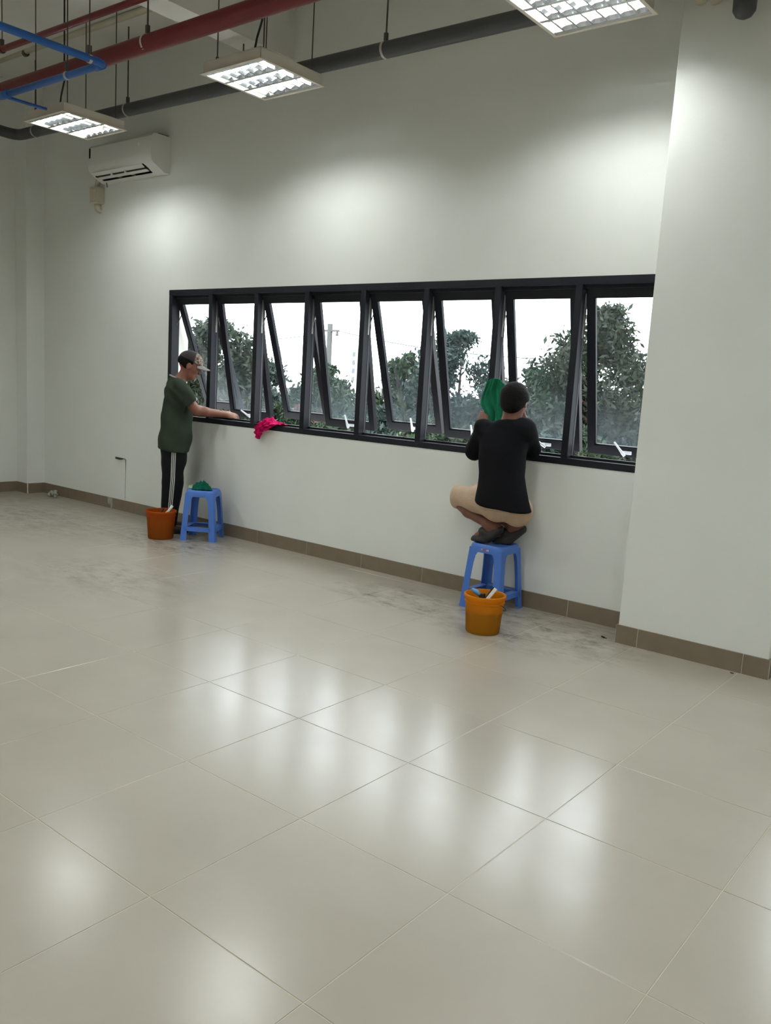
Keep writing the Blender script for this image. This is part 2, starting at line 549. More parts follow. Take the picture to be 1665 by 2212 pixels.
# ------------------------------------------------------------------ windows
def glass_material():
    m = bpy.data.materials.new('dirty_glass'); m.use_nodes = True
    nt = m.node_tree; L = nt.links
    for n in list(nt.nodes):
        if n.type != 'OUTPUT_MATERIAL': nt.nodes.remove(n)
    out = nt.nodes['Material Output']
    tr = nt.nodes.new('ShaderNodeBsdfTransparent'); tr.inputs['Color'].default_value = (0.91, 0.94, 0.95, 1)
    gl = nt.nodes.new('ShaderNodeBsdfGlossy'); gl.inputs['Roughness'].default_value = 0.03
    lw = nt.nodes.new('ShaderNodeLayerWeight')
    pw_ = nt.nodes.new('ShaderNodeMath'); pw_.operation = 'POWER'; pw_.inputs[1].default_value = 5.0
    L.new(lw.outputs['Facing'], pw_.inputs[0])
    sc_ = nt.nodes.new('ShaderNodeMath'); sc_.operation = 'MULTIPLY_ADD'
    L.new(pw_.outputs[0], sc_.inputs[0]); sc_.inputs[1].default_value = 0.9; sc_.inputs[2].default_value = 0.03
    mx = nt.nodes.new('ShaderNodeMixShader')
    L.new(sc_.outputs[0], mx.inputs[0]); L.new(tr.outputs[0], mx.inputs[1]); L.new(gl.outputs[0], mx.inputs[2])
    df = nt.nodes.new('ShaderNodeBsdfTranslucent'); df.inputs['Color'].default_value = (0.48, 0.57, 0.66, 1)
    d2 = nt.nodes.new('ShaderNodeBsdfDiffuse'); d2.inputs['Color'].default_value = (0.62, 0.66, 0.70, 1)
    ms = nt.nodes.new('ShaderNodeMixShader'); ms.inputs[0].default_value = 0.35
    L.new(df.outputs[0], ms.inputs[1]); L.new(d2.outputs[0], ms.inputs[2])
    tc = nt.nodes.new('ShaderNodeTexCoord'); geo = nt.nodes.new('ShaderNodeNewGeometry')
    mp = nt.nodes.new('ShaderNodeMapping'); mp.inputs['Scale'].default_value = (28, 28, 1.6)
    L.new(geo.outputs['Position'], mp.inputs['Vector'])
    n1 = nt.nodes.new('ShaderNodeTexNoise'); n1.inputs['Scale'].default_value = 1.0; n1.inputs['Detail'].default_value = 7
    n1.inputs['Roughness'].default_value = 0.65
    L.new(mp.outputs['Vector'], n1.inputs['Vector'])
    n2 = nt.nodes.new('ShaderNodeTexNoise'); n2.inputs['Scale'].default_value = 2.2; n2.inputs['Detail'].default_value = 4
    L.new(geo.outputs['Position'], n2.inputs['Vector'])
    sx = nt.nodes.new('ShaderNodeSeparateXYZ'); L.new(tc.outputs['Generated'], sx.inputs[0])
    hr = nt.nodes.new('ShaderNodeMapRange')                     # more residue near the lower rail
    L.new(sx.outputs['Z'], hr.inputs['Value'])
    hr.inputs['From Min'].default_value = 0.0; hr.inputs['From Max'].default_value = 0.40
    hr.inputs['To Min'].default_value = 0.085; hr.inputs['To Max'].default_value = 0.012
    def mth(op, a, bb):
        n = nt.nodes.new('ShaderNodeMath'); n.operation = op; n.use_clamp = True
        for i, s in enumerate((a, bb)):
            if isinstance(s, float): n.inputs[i].default_value = s
            else: L.new(s, n.inputs[i])
        return n.outputs[0]
    r1 = nt.nodes.new('ShaderNodeMapRange'); L.new(n1.outputs['Fac'], r1.inputs['Value'])
    r1.inputs['From Min'].default_value = 0.3; r1.inputs['From Max'].default_value = 0.75
    r1.inputs['To Min'].default_value = 0.35; r1.inputs['To Max'].default_value = 1.0
    r2 = nt.nodes.new('ShaderNodeMapRange'); L.new(n2.outputs['Fac'], r2.inputs['Value'])
    r2.inputs['From Min'].default_value = 0.3; r2.inputs['From Max'].default_value = 0.7
    r2.inputs['To Min'].default_value = 0.45; r2.inputs['To Max'].default_value = 1.0
    fac = mth('MULTIPLY', mth('MULTIPLY', hr.outputs[0], r1.outputs[0]), r2.outputs[0])
    mo = nt.nodes.new('ShaderNodeMixShader')
    L.new(fac, mo.inputs[0]); L.new(mx.outputs[0], mo.inputs[1]); L.new(ms.outputs[0], mo.inputs[2])
    L.new(mo.outputs[0], out.inputs['Surface'])
    return m
M['glass'] = glass_material()
def soap_mat():
    m = bpy.data.materials.new('dried_soap_streak'); m.use_nodes = True
    nt = m.node_tree; L = nt.links
    p = nt.nodes['Principled BSDF']; out = nt.nodes['Material Output']
    p.inputs['Base Color'].default_value = srgb(120, 124, 126); p.inputs['Roughness'].default_value = 0.9
    t = nt.nodes.new('ShaderNodeBsdfTransparent')
    tc = nt.nodes.new('ShaderNodeTexCoord'); mp = nt.nodes.new('ShaderNodeMapping'); mp.inputs['Scale'].default_value = (60, 60, 9)
    L.new(tc.outputs['Object'], mp.inputs['Vector'])
    n = nt.nodes.new('ShaderNodeTexNoise'); n.inputs['Scale'].default_value = 1.0; n.inputs['Detail'].default_value = 5
    L.new(mp.outputs[0], n.inputs['Vector'])
    r = nt.nodes.new('ShaderNodeMapRange'); L.new(n.outputs['Fac'], r.inputs['Value'])
    r.inputs['From Min'].default_value = 0.35; r.inputs['From Max'].default_value = 0.65
    r.inputs['To Min'].default_value = 0.10; r.inputs['To Max'].default_value = 0.75
    mx = nt.nodes.new('ShaderNodeMixShader'); L.new(r.outputs[0], mx.inputs[0]); L.new(t.outputs[0], mx.inputs[1]); L.new(p.outputs[0], mx.inputs[2])
    L.new(mx.outputs[0], out.inputs['Surface'])
    return m
M['soap'] = soap_mat()

FY0, FY1 = 0.0, 0.085                           # frame depth
def make_window(name, x0, x1, nb, angles, label, handles, stays=True):
    root = empty(name, (x0, 0, WZ[0])); tag(root, label, 'window', kind='structure')
    w = x1 - x0; h = WZ[1] - WZ[0]; fw = 0.05
    def part(nm, lo, hi, par=root, c=0.003):
        return MB().cbox(lo, hi, c).build(nm, M['alu'], par)
    part('frame_head', (0, FY0 - 0.004, h - fw), (w, FY1, h))
    part('frame_head_stop', (0, 0.03, h - fw - 0.022), (w, FY1, h - fw + 0.002), c=0.002)
    part('frame_sill', (0, FY0 - 0.004, 0), (w, FY1, 0.045))
    part('frame_sill_stop', (0, 0.05, 0.043), (w, FY1, 0.062), c=0.002)
    part('frame_jamb', (0, FY0 - 0.003, 0.045), (fw, FY1, h - fw))
    part('frame_jamb', (w - fw, FY0 - 0.003, 0.045), (w, FY1, h - fw))
    pw = w / nb
    for k in range(1, nb):
        xc = pw * k
        part('mullion', (xc - 0.024, FY0 - 0.003, 0.042), (xc + 0.024, FY1, h - fw + 0.002))
        MB().box((xc + 0.0242, 0.060, 0.06), (xc + 0.0262, 0.068, h - fw)).build('gasket', M['gasket'], root)
    for k in range(nb):
        a = math.radians(angles[k])
        sx0, sx1 = pw * k + (0.03 if k else 0.052), pw * (k + 1) - (0.03 if k < nb - 1 else 0.052)
        sw = sx1 - sx0; sh = h - fw - 0.045 - 0.012
        piv = (sx0, 0.060, h - fw - 0.008)
        # sash local: x across, y outward, z down negative from the hinge line
        s = MB()
        st = 0.05
        s.cbox((0, -0.022, -sh), (st, 0.022, 0), 0.002).cbox((sw - st, -0.022, -sh), (sw, 0.022, 0), 0.002)
        s.cbox((st - 0.001, -0.022, -0.062), (sw - st + 0.001, 0.022, 0), 0.002)
        s.cbox((st - 0.001, -0.022, -sh), (sw - st + 0.001, 0.022, -sh + 0.062), 0.002)
        # glazing beads
        s.box((st - 0.001, -0.016, -sh + 0.06), (st + 0.009, 0.004, -0.06)).box((sw - st - 0.009, -0.016, -sh + 0.06), (sw - st + 0.001, 0.004, -0.06))
        s.box((st, -0.016, -sh + 0.06), (sw - st, 0.004, -sh + 0.07)).box((st, -0.016, -0.07), (sw - st, 0.004, -0.06))
        so = s.build('sash', M['alu'], root, piv)
        so.rotation_euler = (a, 0, 0)
        MB().box((st - 0.004, 0.004, -sh + 0.056), (sw - st + 0.004, 0.010, -0.056)).build('pane', M['glass'], so)
        if name == 'window_1' and k == 4:
            for (xa, wa, za) in ((0.115, 0.050, -0.52), (0.405, 0.040, -0.66)):
                vs, fs = [], []
                zs = np.linspace(za, -sh + 0.072, 16)
                for i, z in enumerate(zs):
                    t = i / 15
                    wd = wa * (0.55 + 0.45 * t) + 0.006 * math.sin(9 * t + xa * 40)
                    xo = xa + 0.028 * t
                    for (xx, yy) in ((xo, 0.0030), (xo + wd, 0.0030), (xo + wd, 0.0042), (xo, 0.0042)):
                        vs.append((xx, yy, z))
                for i in range(15):
                    for j in range(4):
                        fs.append((i * 4 + j, i * 4 + (j + 1) % 4, i * 4 + 4 + (j + 1) % 4, i * 4 + 4 + j))
                MB().add(vs, fs + [(0, 1, 2, 3), (60, 61, 62, 63)]).build('soap_streak', M['soap'], so)
        if k in handles:
            t = handles[k]
            hb = MB()
            hx = sw * 0.54
            hb.cbox((hx - 0.035, -0.034, -sh + 0.020), (hx + 0.035, -0.021, -sh + 0.042), 0.003)
            hb.tube([(hx - 0.018, -0.030, -sh + 0.030), (hx - 0.018, -0.046, -sh + 0.030)], 0.013, 10)
            ang = math.radians(t)
            p0 = Vector((hx - 0.018, -0.046, -sh + 0.030))
            dd = Vector((-math.sin(ang), -0.12, math.cos(ang)))
            hb.tube([p0 - dd * 0.022, p0, p0 + dd * 0.04, p0 + dd * 0.092], 0.009, 8, taper=[0.010, 0.011, 0.0075, 0.0065])
            hb.build('handle', M['handle'], so)
        if stays:
            for xx in (0.004, sw - 0.004):
                yo = math.sin(a) * 0.30
                zo = math.cos(a) * 0.30
                # friction stay: a steel strip from the jamb to the sash stile
                sb = MB()
                sgn = -1 if xx < 0.1 else 1
                xw = sx0 + xx + sgn * 0.010
                sb.tube([(xw, 0.055, h - fw - 0.27), (xw, 0.060 + yo * 0.5 - 0.004, h - fw - 0.02 - zo * 0.55)], 0.0045, 6)
                sb.box((xw - 0.002, 0.045, h - fw - 0.33), (xw + 0.002, 0.06, h - fw - 0.05))
                sb.build('friction_stay', M['steel'], root)
    return root
make_window('window_1', W1[0], W1[1], 8, [21, 11.2, 17.4, 11.8, 17.0, 14.2, 13.0, 12.8],
            'long dark-framed window of eight tilted-out awning sashes', {1: 60, 3: 8, 4: -2, 5: 0, 6: 55, 7: 35})
make_window('window_2_offscreen', W2[0], W2[1], 5, [13, 15, 12, 14, 13],
            'dark-framed awning window on the other side of the wide pillar', {0: 5, 2: 10}, stays=False)

# ------------------------------------------------------------------ ceiling services
def clamp_ring(c, axis, r, parent, w=0.02, mtl='clamp'):
    """thin band round a pipe"""
    c = Vector(c); ax = Vector(axis).normalized()
    MB().tube([c - ax * w / 2, c + ax * w / 2], r, 20).build('clamp', M[mtl], parent, smooth=False)

def hanger(x, y, z0, parent, r=0.006, top=H):
    mb = MB().tube([(x, y, z0), (x, y, top)], r, 8)
    mb.tube([(x, y, z0 - 0.005), (x, y, z0 + 0.05)], 0.016, 8)
    mb.build('hanger_rod', M['rod'], parent)

# dark drain pipe along the window wall
gp = empty('drain_pipe', (-2, -0.42, 3.68)); inv = Vector((-2, -0.42, 3.68))
tag(gp, 'dark grey plastic pipe hung along the top of the window wall', 'pipe')
def L_(p, o): return Vector(p) - o
gz = lambda x: 3.645 - 0.0135 * x
path = bend([(-5.70, -2.9, gz(-5.7) + 0.04), (-5.70, -0.42, gz(-5.7)), (1.46, -0.42, gz(1.46)), (1.46, -0.42, 3.44)], 0.11, 8)
MB().tube([L_(p, inv) for p in path], 0.0525, 24).build('pipe', M['greypipe'], gp, smooth=True)
cp = MB().tube([L_((1.46, -0.42, 3.475), inv), L_((1.46, -0.42, 3.415), inv), L_((1.46, -0.42, 3.39), inv), L_((1.46, -0.42, 3.378), inv)], 0.06, 24,
               taper=[0.058, 0.056, 0.040, 0.016])
cp.build('end_cap', M['greypipe'], gp, smooth=True)
for x in (-5.35, -3.80, -2.30, -0.88, 0.55):
    clamp_ring(L_((x, -0.42, gz(x)), inv), (1, 0, 0.0), 0.0555, gp, 0.018)
    hanger(*L_((x, -0.42, gz(x) + 0.055), inv), gp, top=(3.96 if -2.43 < x < -2.18 else H) - inv.z)

# red sprinkler main and the thin red branch above it
RY, RZ = -1.5, 3.555
rp = empty('sprinkler_pipe', (-2, RY, RZ)); tag(rp, 'thick dark red fire pipe hanging below the ceiling', 'pipe')
MB().tube([(-4.1, 0, 0.015), (-1.0, 0, 0), (5.0, 0, -0.02)], 0.056, 24).build('pipe', M['red'], rp, smooth=True)
for x in (-4.6, -2.0, 0.6, 2.6):
    clamp_ring((x + 2, 0, 0), (1, 0, 0), 0.0585, rp, 0.016)
    hanger(x + 2, 0, 0.058, rp, top=H - RZ)
tp = empty('branch_pipe', (-3, -1.64, 3.765)); tag(tp, 'thin red fire pipe running above the thick red one', 'pipe')
MB().tube([(-3.1, 0, 0.035), (4.5, 0, -0.06)], 0.022, 14).build('pipe', M['red'], tp, smooth=True)
for x in (-3.62, -2.0, 0.4):
    clamp_ring((x + 3, 0, 0.0), (1, 0, 0), 0.025, tp, 0.014, 'rod')
    hanger(x + 3, 0, 0.022, tp, r=0.004, top=H - 3.765)
# cream conduit close to the ceiling
cc = empty('conduit_pipe', (-4, -0.6, 4.36)); tag(cc, 'cream plastic conduit running high under the ceiling near the wall', 'pipe')
MB().tube([(-2.1, 0, 0.03), (1.57, 0, -0.02)], 0.028, 12).build('pipe', M['cream'], cc, smooth=True)
for x in (-5.2, -3.07):
    clamp_ring((x + 4, 0, 0), (1, 0, 0), 0.032, cc, 0.03, 'rod')

# blue water pipe: comes from behind, turns along the wall, turns again to the window
bp0 = Vector((-2.19, -1.69, 3.40))
bpz = empty('water_pipe', bp0); tag(bpz, 'blue water pipe bent round below the red pipe', 'pipe')
pth = bend([(-2.235, -4.6, 3.40), (-2.185, -1.695, 3.40), (-3.49, -1.71, 3.40)], 0.05, 5)
MB().tube([p - bp0 for p in pth], 0.0235, 16).build('pipe', M['blue'], bpz, smooth=True)
MB().tube([Vector((-3.49, -1.71, 3.40)) - bp0, Vector((-3.49, -1.36, 3.40)) - bp0], 0.012, 12).build('branch', M['blue'], bpz, smooth=True)
for (x, y) in ((-2.185, -1.695), (-3.49, -1.71)):
    MB().tube([Vector((x - 0.02, y, 3.4)) - bp0 + Vector((0.08 if x > -3 else 0.0, 0, 0)) * 0, Vector((x + (-0.1 if x > -3 else 0.1), y, 3.4)) - bp0], 0.029, 14).build('elbow', M['blue'], bpz, smooth=True)
for (x, y, ax) in ((-2.192, -1.80, (0, 1, 0)), (-2.62, -1.70, (1, 0, 0))):
    clamp_ring(Vector((x, y, 3.4)) - bp0, ax, 0.028, bpz, 0.02)
    hanger(x - bp0.x, y - bp0.y, 0.028, bpz, r=0.0045, top=H - 3.4)

# cream pipe fitting on the pillar
fit = empty('pipe_fitting', (1.24, PY, 3.60)); tag(fit, 'small cream plastic tee fitting high on the wide pillar', 'fitting')
MB().tube([(-0.06, -0.03, 0.06), (-0.05, -0.035, 0.0), (-0.035, -0.04, -0.055)], 0.03, 14).build('socket', M['cream'], fit, smooth=True)
MB().tube([(-0.05, -0.035, 0.02), (0.02, -0.05, 0.0), (0.055, -0.06, -0.075)], 0.034, 14).build('elbow', M['cream'], fit, smooth=True)
MB().tube([(0.0, 0.02, 0.03), (0.0, -0.06, 0.02)], 0.02, 12).build('branch', M['cream'], fit, smooth=True)
MB().box((-0.09, -0.012, 0.03), (0.09, 0.004, 0.08)).build('bracket', M['cream'], fit)

# ---- hanging louvre lights
LZ, LS = 3.43, 0.595
def make_light(loc):
    root = empty('ceiling_light', loc)
    s = LS / 2; h = 0.078
    hs = MB()
    hs.box((-s + 0.018, -s + 0.018, h - 0.004), (s - 0.018, s - 0.018, h))                # roof
    for (a, bb) in (((-s + 0.018, -s + 0.018), (s - 0.018, -s + 0.022)), ((-s + 0.018, s - 0.022), (s - 0.018, s - 0.018)),
                    ((-s + 0.018, -s + 0.018), (-s + 0.022, s - 0.018)), ((s - 0.022, -s + 0.018), (s - 0.018, s - 0.018))):
        hs.box((*a, 0.004), (*bb, h))
    hs.build('housing', M['housing'], root)
    MB().box((-s + 0.023, -s + 0.023, h - 0.012), (s - 0.023, s - 0.023, h - 0.0045)).build('reflector_plate', M['louver'], root)
    rim = MB()
    rim.box((-s, -s, 0), (s, -s + 0.022, 0.006)).box((-s, s - 0.022, 0), (s, s, 0.006))
    rim.box((-s, -s + 0.022, 0), (-s + 0.022, s - 0.022, 0.006)).box((s - 0.022, -s + 0.022, 0), (s, s - 0.022, 0.006))
    rim.build('rim', M['housing'], root)
    for k in (-1, 0, 1):
        y = k * 0.172
        MB().tube([(-s + 0.045, y, 0.046), (s - 0.045, y, 0.046)], 0.013, 12).build('tube', M['tube'], root, smooth=True)
        MB().tube([(-s + 0.024, y, 0.046), (-s + 0.045, y, 0.046)], 0.0135, 10).build('end_cap', M['cap'], root)
        MB().tube([(s - 0.045, y, 0.046), (s - 0.024, y, 0.046)], 0.0135, 10).build('end_cap', M['cap'], root)
    # side reflectors and dividers along the tubes, cross blades over them
    for y in (-0.258, -0.086, 0.086, 0.258):
        hw_, ht_ = (0.016, 0.036) if abs(y) > 0.1 else (0.013, 0.036)
        vs = [(-s + 0.024, y - hw_, 0.002), (s - 0.024, y - hw_, 0.002), (s - 0.024, y, ht_), (-s + 0.024, y, ht_),
              (-s + 0.024, y + hw_, 0.002), (s - 0.024, y + hw_, 0.002)]
        MB().add(vs, [(0, 1, 2, 3), (3, 2, 5, 4), (0, 4, 5, 1), (0, 3, 4), (1, 5, 2)]).build('reflector', M['louver'], root)
    for i in range(6):
        x = -s + LS * (i + 1) / 7
        for k in (-1, 0, 1):
            y = k * 0.172
            vs = [(x - 0.006, y - 0.072, 0.002), (x + 0.006, y - 0.072, 0.002), (x + 0.001, y - 0.085, 0.032), (x - 0.001, y - 0.085, 0.032),
                  (x - 0.006, y + 0.072, 0.002), (x + 0.006, y + 0.072, 0.002), (x + 0.001, y + 0.085, 0.032), (x - 0.001, y + 0.085, 0.032)]
            MB().add(vs, [(0, 3, 2, 1), (4, 5, 6, 7), (0, 1, 5, 4), (1, 2, 6, 5), (2, 3, 7, 6), (3, 0, 4, 7)]).build('blade', M['louver'], root)
    for (x, y) in ((-0.15, -0.27), (0.24, -0.22), (0.24, 0.22), (-0.24, 0.24)):
        rb = MB().tube([(x, y, h - 0.01), (x, y, H - loc[2])], 0.0045, 8)
        rb.tube([(x, y, h - 0.005), (x, y, h + 0.012)], 0.011, 8)
        rb.build('suspension_rod', M['rod'], root)
    MB().tube([(0.20, -0.26, h - 0.01), (0.22, -0.262, h + 0.06), (0.262, -0.26, h + 0.16), (0.262, -0.26, H - loc[2])], 0.007, 8).build('power_cable', M['cable'], root)
    return root
l0 = make_light((-1.545, -0.90, LZ))
tag(l0, 'hanging louvred tube light over the middle of the long window', 'light', 'lights along the window wall')
l1 = copy_tree(l0); l1.location = (-3.80, -0.92, LZ); l1['label'] = 'hanging louvred tube light above the air conditioner'
l2 = copy_tree(l0); l2.location = (0.77, -0.855, LZ); l2['label'] = 'hanging louvred tube light beside the wide pillar'
l3 = copy_tree(l0); l3.name = 'ceiling_light_offscreen'; l3.location = (3.08, -0.88, LZ); l3['label'] = 'hanging louvred tube light past the wide pillar'
for y in (-3.3, -5.7):
    for x in (-3.8, -1.545, 0.77, 3.08):
        l = copy_tree(l0); l.name = 'ceiling_light_offscreen'; l.location = (x, y, LZ)
        l['label'] = 'hanging louvred tube light in the rows away from the window wall'; l['group'] = 'lights in the other rows'

# ------------------------------------------------------------------ air conditioner
ac = empty('air_conditioner', (-4.25, 0, 3.24)); tag(ac, 'white split air conditioner mounted high on the wall', 'air conditioner')
w = 0.505
prof = [(0.0, 0.325), (-0.150, 0.325), (-0.185, 0.318), (-0.205, 0.295), (-0.212, 0.16), (-0.205, 0.100), (-0.188, 0.070)]
prof2 = [(-0.080, 0.012), (-0.055, 0.0), (0.0, 0.0)]
full = prof + prof2
n = len(full)
vs = [(-w, y, z) for y, z in full] + [(w, y, z) for y, z in full]
fs = [(i, i + 1, n + i + 1, n + i) for i in range(n - 1) if i != len(prof) - 1] + [(n - 1, 0, n, 2 * n - 1), tuple(range(n)), tuple(range(2 * n - 1, n - 1, -1))]
# end parts of the lower lip are closed, the middle is the outlet
body = MB().add(vs, fs)
i = len(prof) - 1
for (x0, x1) in ((-w, -0.43), (0.36, w)):
    a, c = full[i], full[i + 1]
    body.add([(x0, a[0], a[1]), (x1, a[0], a[1]), (x1, c[0], c[1]), (x0, c[0], c[1])], [(0, 1, 2, 3)])
bo = body.build('casing', M['ac'], ac); smooth_angle(bo, 35)
MB().box((-0.435, -0.17, 0.03), (0.365, -0.06, 0.10)).build('outlet', M['acdark'], ac)
flap = MB()
q = [(-0.205, 0.062), (-0.165, 0.036), (-0.12, 0.016), (-0.119, 0.020), (-0.165, 0.041), (-0.204, 0.068)]
k = len(q)
for (x0, x1) in ((-0.42, 0.355),):
    vs = [(x0, y, z) for y, z in q] + [(x1, y, z) for y, z in q]
    flap.add(vs, [(j, (j + 1) % k, k + (j + 1) % k, k + j) for j in range(k)] + [tuple(range(k)), tuple(range(2 * k - 1, k - 1, -1))])
flap.build('louver_flap', M['ac'], ac)
for x in (-0.16, 0.06):
    MB().box((x - 0.008, -0.18, 0.02), (x + 0.008, -0.06, 0.085)).build('fin', M['ac'], ac)
MB().box((-w + 0.02, -0.2125, 0.20), (-w + 0.04, -0.2085, 0.29)).build('emblem', M['acdark'], ac)
MB().box((0.31, -0.2135, 0.225), (0.33, -0.2085, 0.25)).build('indicator', mat('indicator_white', (250, 250, 250), 0.4), ac)
MB().cbox((-w - 0.001, -0.13, 0.325), (w + 0.001, -0.02, 0.331), 0.002).build('top_grille', M['acdark'], ac)

jb = empty('junction_box', (-4.87, 0, 3.06)); tag(jb, 'cream plastic box on the wall under the air conditioner', 'box')
MB().cbox((-0.075, -0.075, 0.0), (0.075, 0.0, 0.16), 0.008).build('casing', M['cream'], jb)
MB().cbox((-0.045, -0.082, 0.02), (0.06, -0.073, 0.14), 0.004).build('lid', M['cream'], jb)
MB().tube(bend([(0.0, -0.04, 0.155), (0.02, -0.04, 0.22), (0.12, -0.06, 0.26)], 0.03), 0.022, 12).build('conduit', M['cream'], jb, smooth=True)
MB().tube(bend([(0.0, -0.03, 0.005), (0.0, -0.03, -0.05), (0.0, 0.02, -0.06)], 0.02), 0.03, 12).build('outlet_pipe', M['cream'], jb, smooth=True)
MB().tube([(0.20, -0.06, 0.19), (0.20, -0.05, 0.14)], 0.004, 6).build('cable_tail', M['cable'], jb)

# ------------------------------------------------------------------ stools
M['stool'] = mat('blue_plastic', (74, 120, 205), 0.38, spec=0.45, noise=(7, 0.08))
M['sticker'] = mat('sticker_white', (222, 214, 220), 0.5)
M['sticker2'] = mat('sticker_red', (170, 60, 90), 0.5)
def make_stool(loc, rz, label):
    root = empty('plastic_stool', loc, rz); tag(root, label, 'stool', 'blue plastic stools')
    Hs, tb, bb = 0.44, 0.125, 0.158             # height, half width at the top and at the floor
    hw = lambda z: bb + (tb - bb) * z / Hs
    # seat: rounded square slab with a dished top
    st = MB()
    def ring(a, z, r, k=5):
        pts = []
        for q in range(4):
            cx = (a - r) * (1 if q in (0, 3) else -1); cy = (a - r) * (1 if q in (0, 1) else -1)
            for i in range(k):
                t = math.pi / 2 * (q + i / (k - 1))
                pts.append((cx + r * math.cos(t), cy + r * math.sin(t), z))
        return pts
    rings = [ring(tb * 0.16, Hs - 0.006, 0.018), ring(tb * 0.80, Hs - 0.006, 0.028), ring(tb * 0.85, Hs - 0.001, 0.03), ring(tb * 0.93, Hs, 0.035), ring(tb * 0.985, Hs - 0.007, 0.038), ring(tb + 0.002, Hs - 0.02, 0.038),
             ring(hw(Hs - 0.045), Hs - 0.045, 0.036), ring(hw(Hs - 0.045) - 0.006, Hs - 0.045, 0.03), ring(tb * 0.93, Hs - 0.013, 0.03), ring(tb * 0.16, Hs - 0.012, 0.018)]
    m = len(rings[0]); vs = [p for r in rings for p in r]; fs = []
    for i in range(len(rings) - 1):
        for j in range(m):
            fs.append((i * m + j, i * m + (j + 1) % m, (i + 1) * m + (j + 1) % m, (i + 1) * m + j))
    st.add(vs, fs)
    smooth_angle(st.build('seat', M['stool'], root), 35)
    # legs: angle section splayed outwards, joined under the seat by an arched apron
    lw = 0.062
    for (sx, sy) in ((1, 1), (-1, 1), (-1, -1), (1, -1)):
        lg = MB()
        def leg_wall(ax):
            vs, fs = [], []
            for z in np.linspace(0, Hs - 0.03, 9):
                a = hw(z); wd = lw - 0.010 * (1 - abs(z / Hs - 0.5)) + (0.03 * max(0, (z - (Hs - 0.11)) / 0.08) ** 2)
                o = [(a, a), (a - 0.018, a), (a - wd, a), (a - wd, a - 0.005), (a - 0.02, a - 0.005), (a - 0.005, a - 0.012)]
                if True:
                    o[0] = (a - 0.007, a - 0.001)
                for (p, q2) in o:
                    x, y = (p, q2) if ax == 0 else (q2, p)
                    vs.append((sx * x, sy * y, z))
            k = 6
            for i in range(8):
                for j in range(k):
                    fs.append((i * k + j, i * k + (j + 1) % k, (i + 1) * k + (j + 1) % k, (i + 1) * k + j))
            fs.append(tuple(range(k))); fs.append(tuple(range(8 * k, 9 * k)))
            lg.add(vs, fs)
        leg_wall(0); leg_wall(1)
        # rounded outer corner strip
        vs, fs = [], []
        for z in (0.0, Hs - 0.03):
            a = hw(z)
            for (p, q2) in ((a - 0.020, a + 0.0003), (a - 0.006, a - 0.0015), (a - 0.0015, a - 0.006), (a + 0.0003, a - 0.020), (a - 0.006, a - 0.020), (a - 0.020, a - 0.006)):
                vs.append((sx * p, sy * q2, z))
        fs = [(j, (j + 1) % 6, 6 + (j + 1) % 6, 6 + j) for j in range(6)] + [tuple(range(6)), tuple(range(6, 12))]
        lg.add(vs, fs)
        smooth_angle(lg.build('leg', M['stool'], root), 30)
    # aprons with arched lower edge, and the low stretcher ledges
    for q in range(4):
        R_ = Matrix.Rotation(math.pi / 2 * q, 4, 'Z')
        ap = MB(); vs, fs = [], []
        for t in np.linspace(-1, 1, 13):
            zb = Hs - 0.055 - 0.060 * (max(0, abs(t) - 0.60) / 0.40) ** 2
            for (z, off) in ((Hs - 0.03, 0), (zb, 0), (zb, -0.005), (Hs - 0.03, -0.005)):
                vs.append(R_ @ Vector((t * (hw(z) - 0.045), hw(z) - 0.0005 + off, z)))
        for i in range(12):
            for j in range(4):
                fs.append((i * 4 + j, i * 4 + (j + 1) % 4, (i + 1) * 4 + (j + 1) % 4, (i + 1) * 4 + j))
        fs += [(0, 1, 2, 3), (48, 49, 50, 51)]
        ap.add(vs, fs); ap.build('apron', M['stool'], root)
        z0, z1 = 0.085, 0.118
        sr = MB()
        a0, a1 = hw(z0), hw(z1)
        vs = [(-a0 + .03, a0, z0), (a0 - .03, a0, z0), (a1 - .03, a1, z1), (-a1 + .03, a1, z1),
              (-a0 + .03, a0 - 0.005, z0), (a0 - .03, a0 - 0.005, z0), (a1 - .05, a1 - 0.045, z1), (-a1 + .05, a1 - 0.045, z1),
              (a1 - .05, a1 - 0.045, z1 - 0.006), (-a1 + .05, a1 - 0.045, z1 - 0.006), (a1 - .03, a1 - 0.006, z1 - 0.006), (-a1 + .03, a1 - 0.006, z1 - 0.006)]
        vs = [R_ @ Vector(p) for p in vs]
        sr.add(vs, [(0, 1, 2, 3), (3, 2, 6, 7), (7, 6, 8, 9), (9, 8, 10, 11), (11, 10, 5, 4), (4, 5, 1, 0)])
        sr.build('stretcher', M['stool'], root)
    return root
s2 = make_stool((0.14, -0.197, 0), 0.0, 'blue plastic stool the crouching person stands on')
s1 = make_stool((-2.815, -0.268, 0), math.radians(34.5), 'blue plastic stool with a green cloth on it')
# sticker on the camera-side apron of the stool
stk = MB().box((-0.034, -0.1297, 0.397), (0.034, -0.1277, 0.417)).build('sticker', mat('sticker_blue', (96, 120, 190), 0.5), s2)
for (x0, x1, z0, z1, mm) in ((-0.028, -0.020, 0.403, 0.413, 'sticker'), (-0.017, -0.006, 0.400, 0.408, 'sticker2'), (-0.003, 0.008, 0.400, 0.406, 'sticker2'),
                             (0.010, 0.016, 0.402, 0.410, 'sticker'), (0.020, 0.028, 0.401, 0.412, 'sticker'), (-0.008, 0.006, 0.409, 0.414, 'sticker2')):
    MB().box((x0, -0.1304, z0), (x1, -0.1296, z1)).build('print', M[mm], stk)

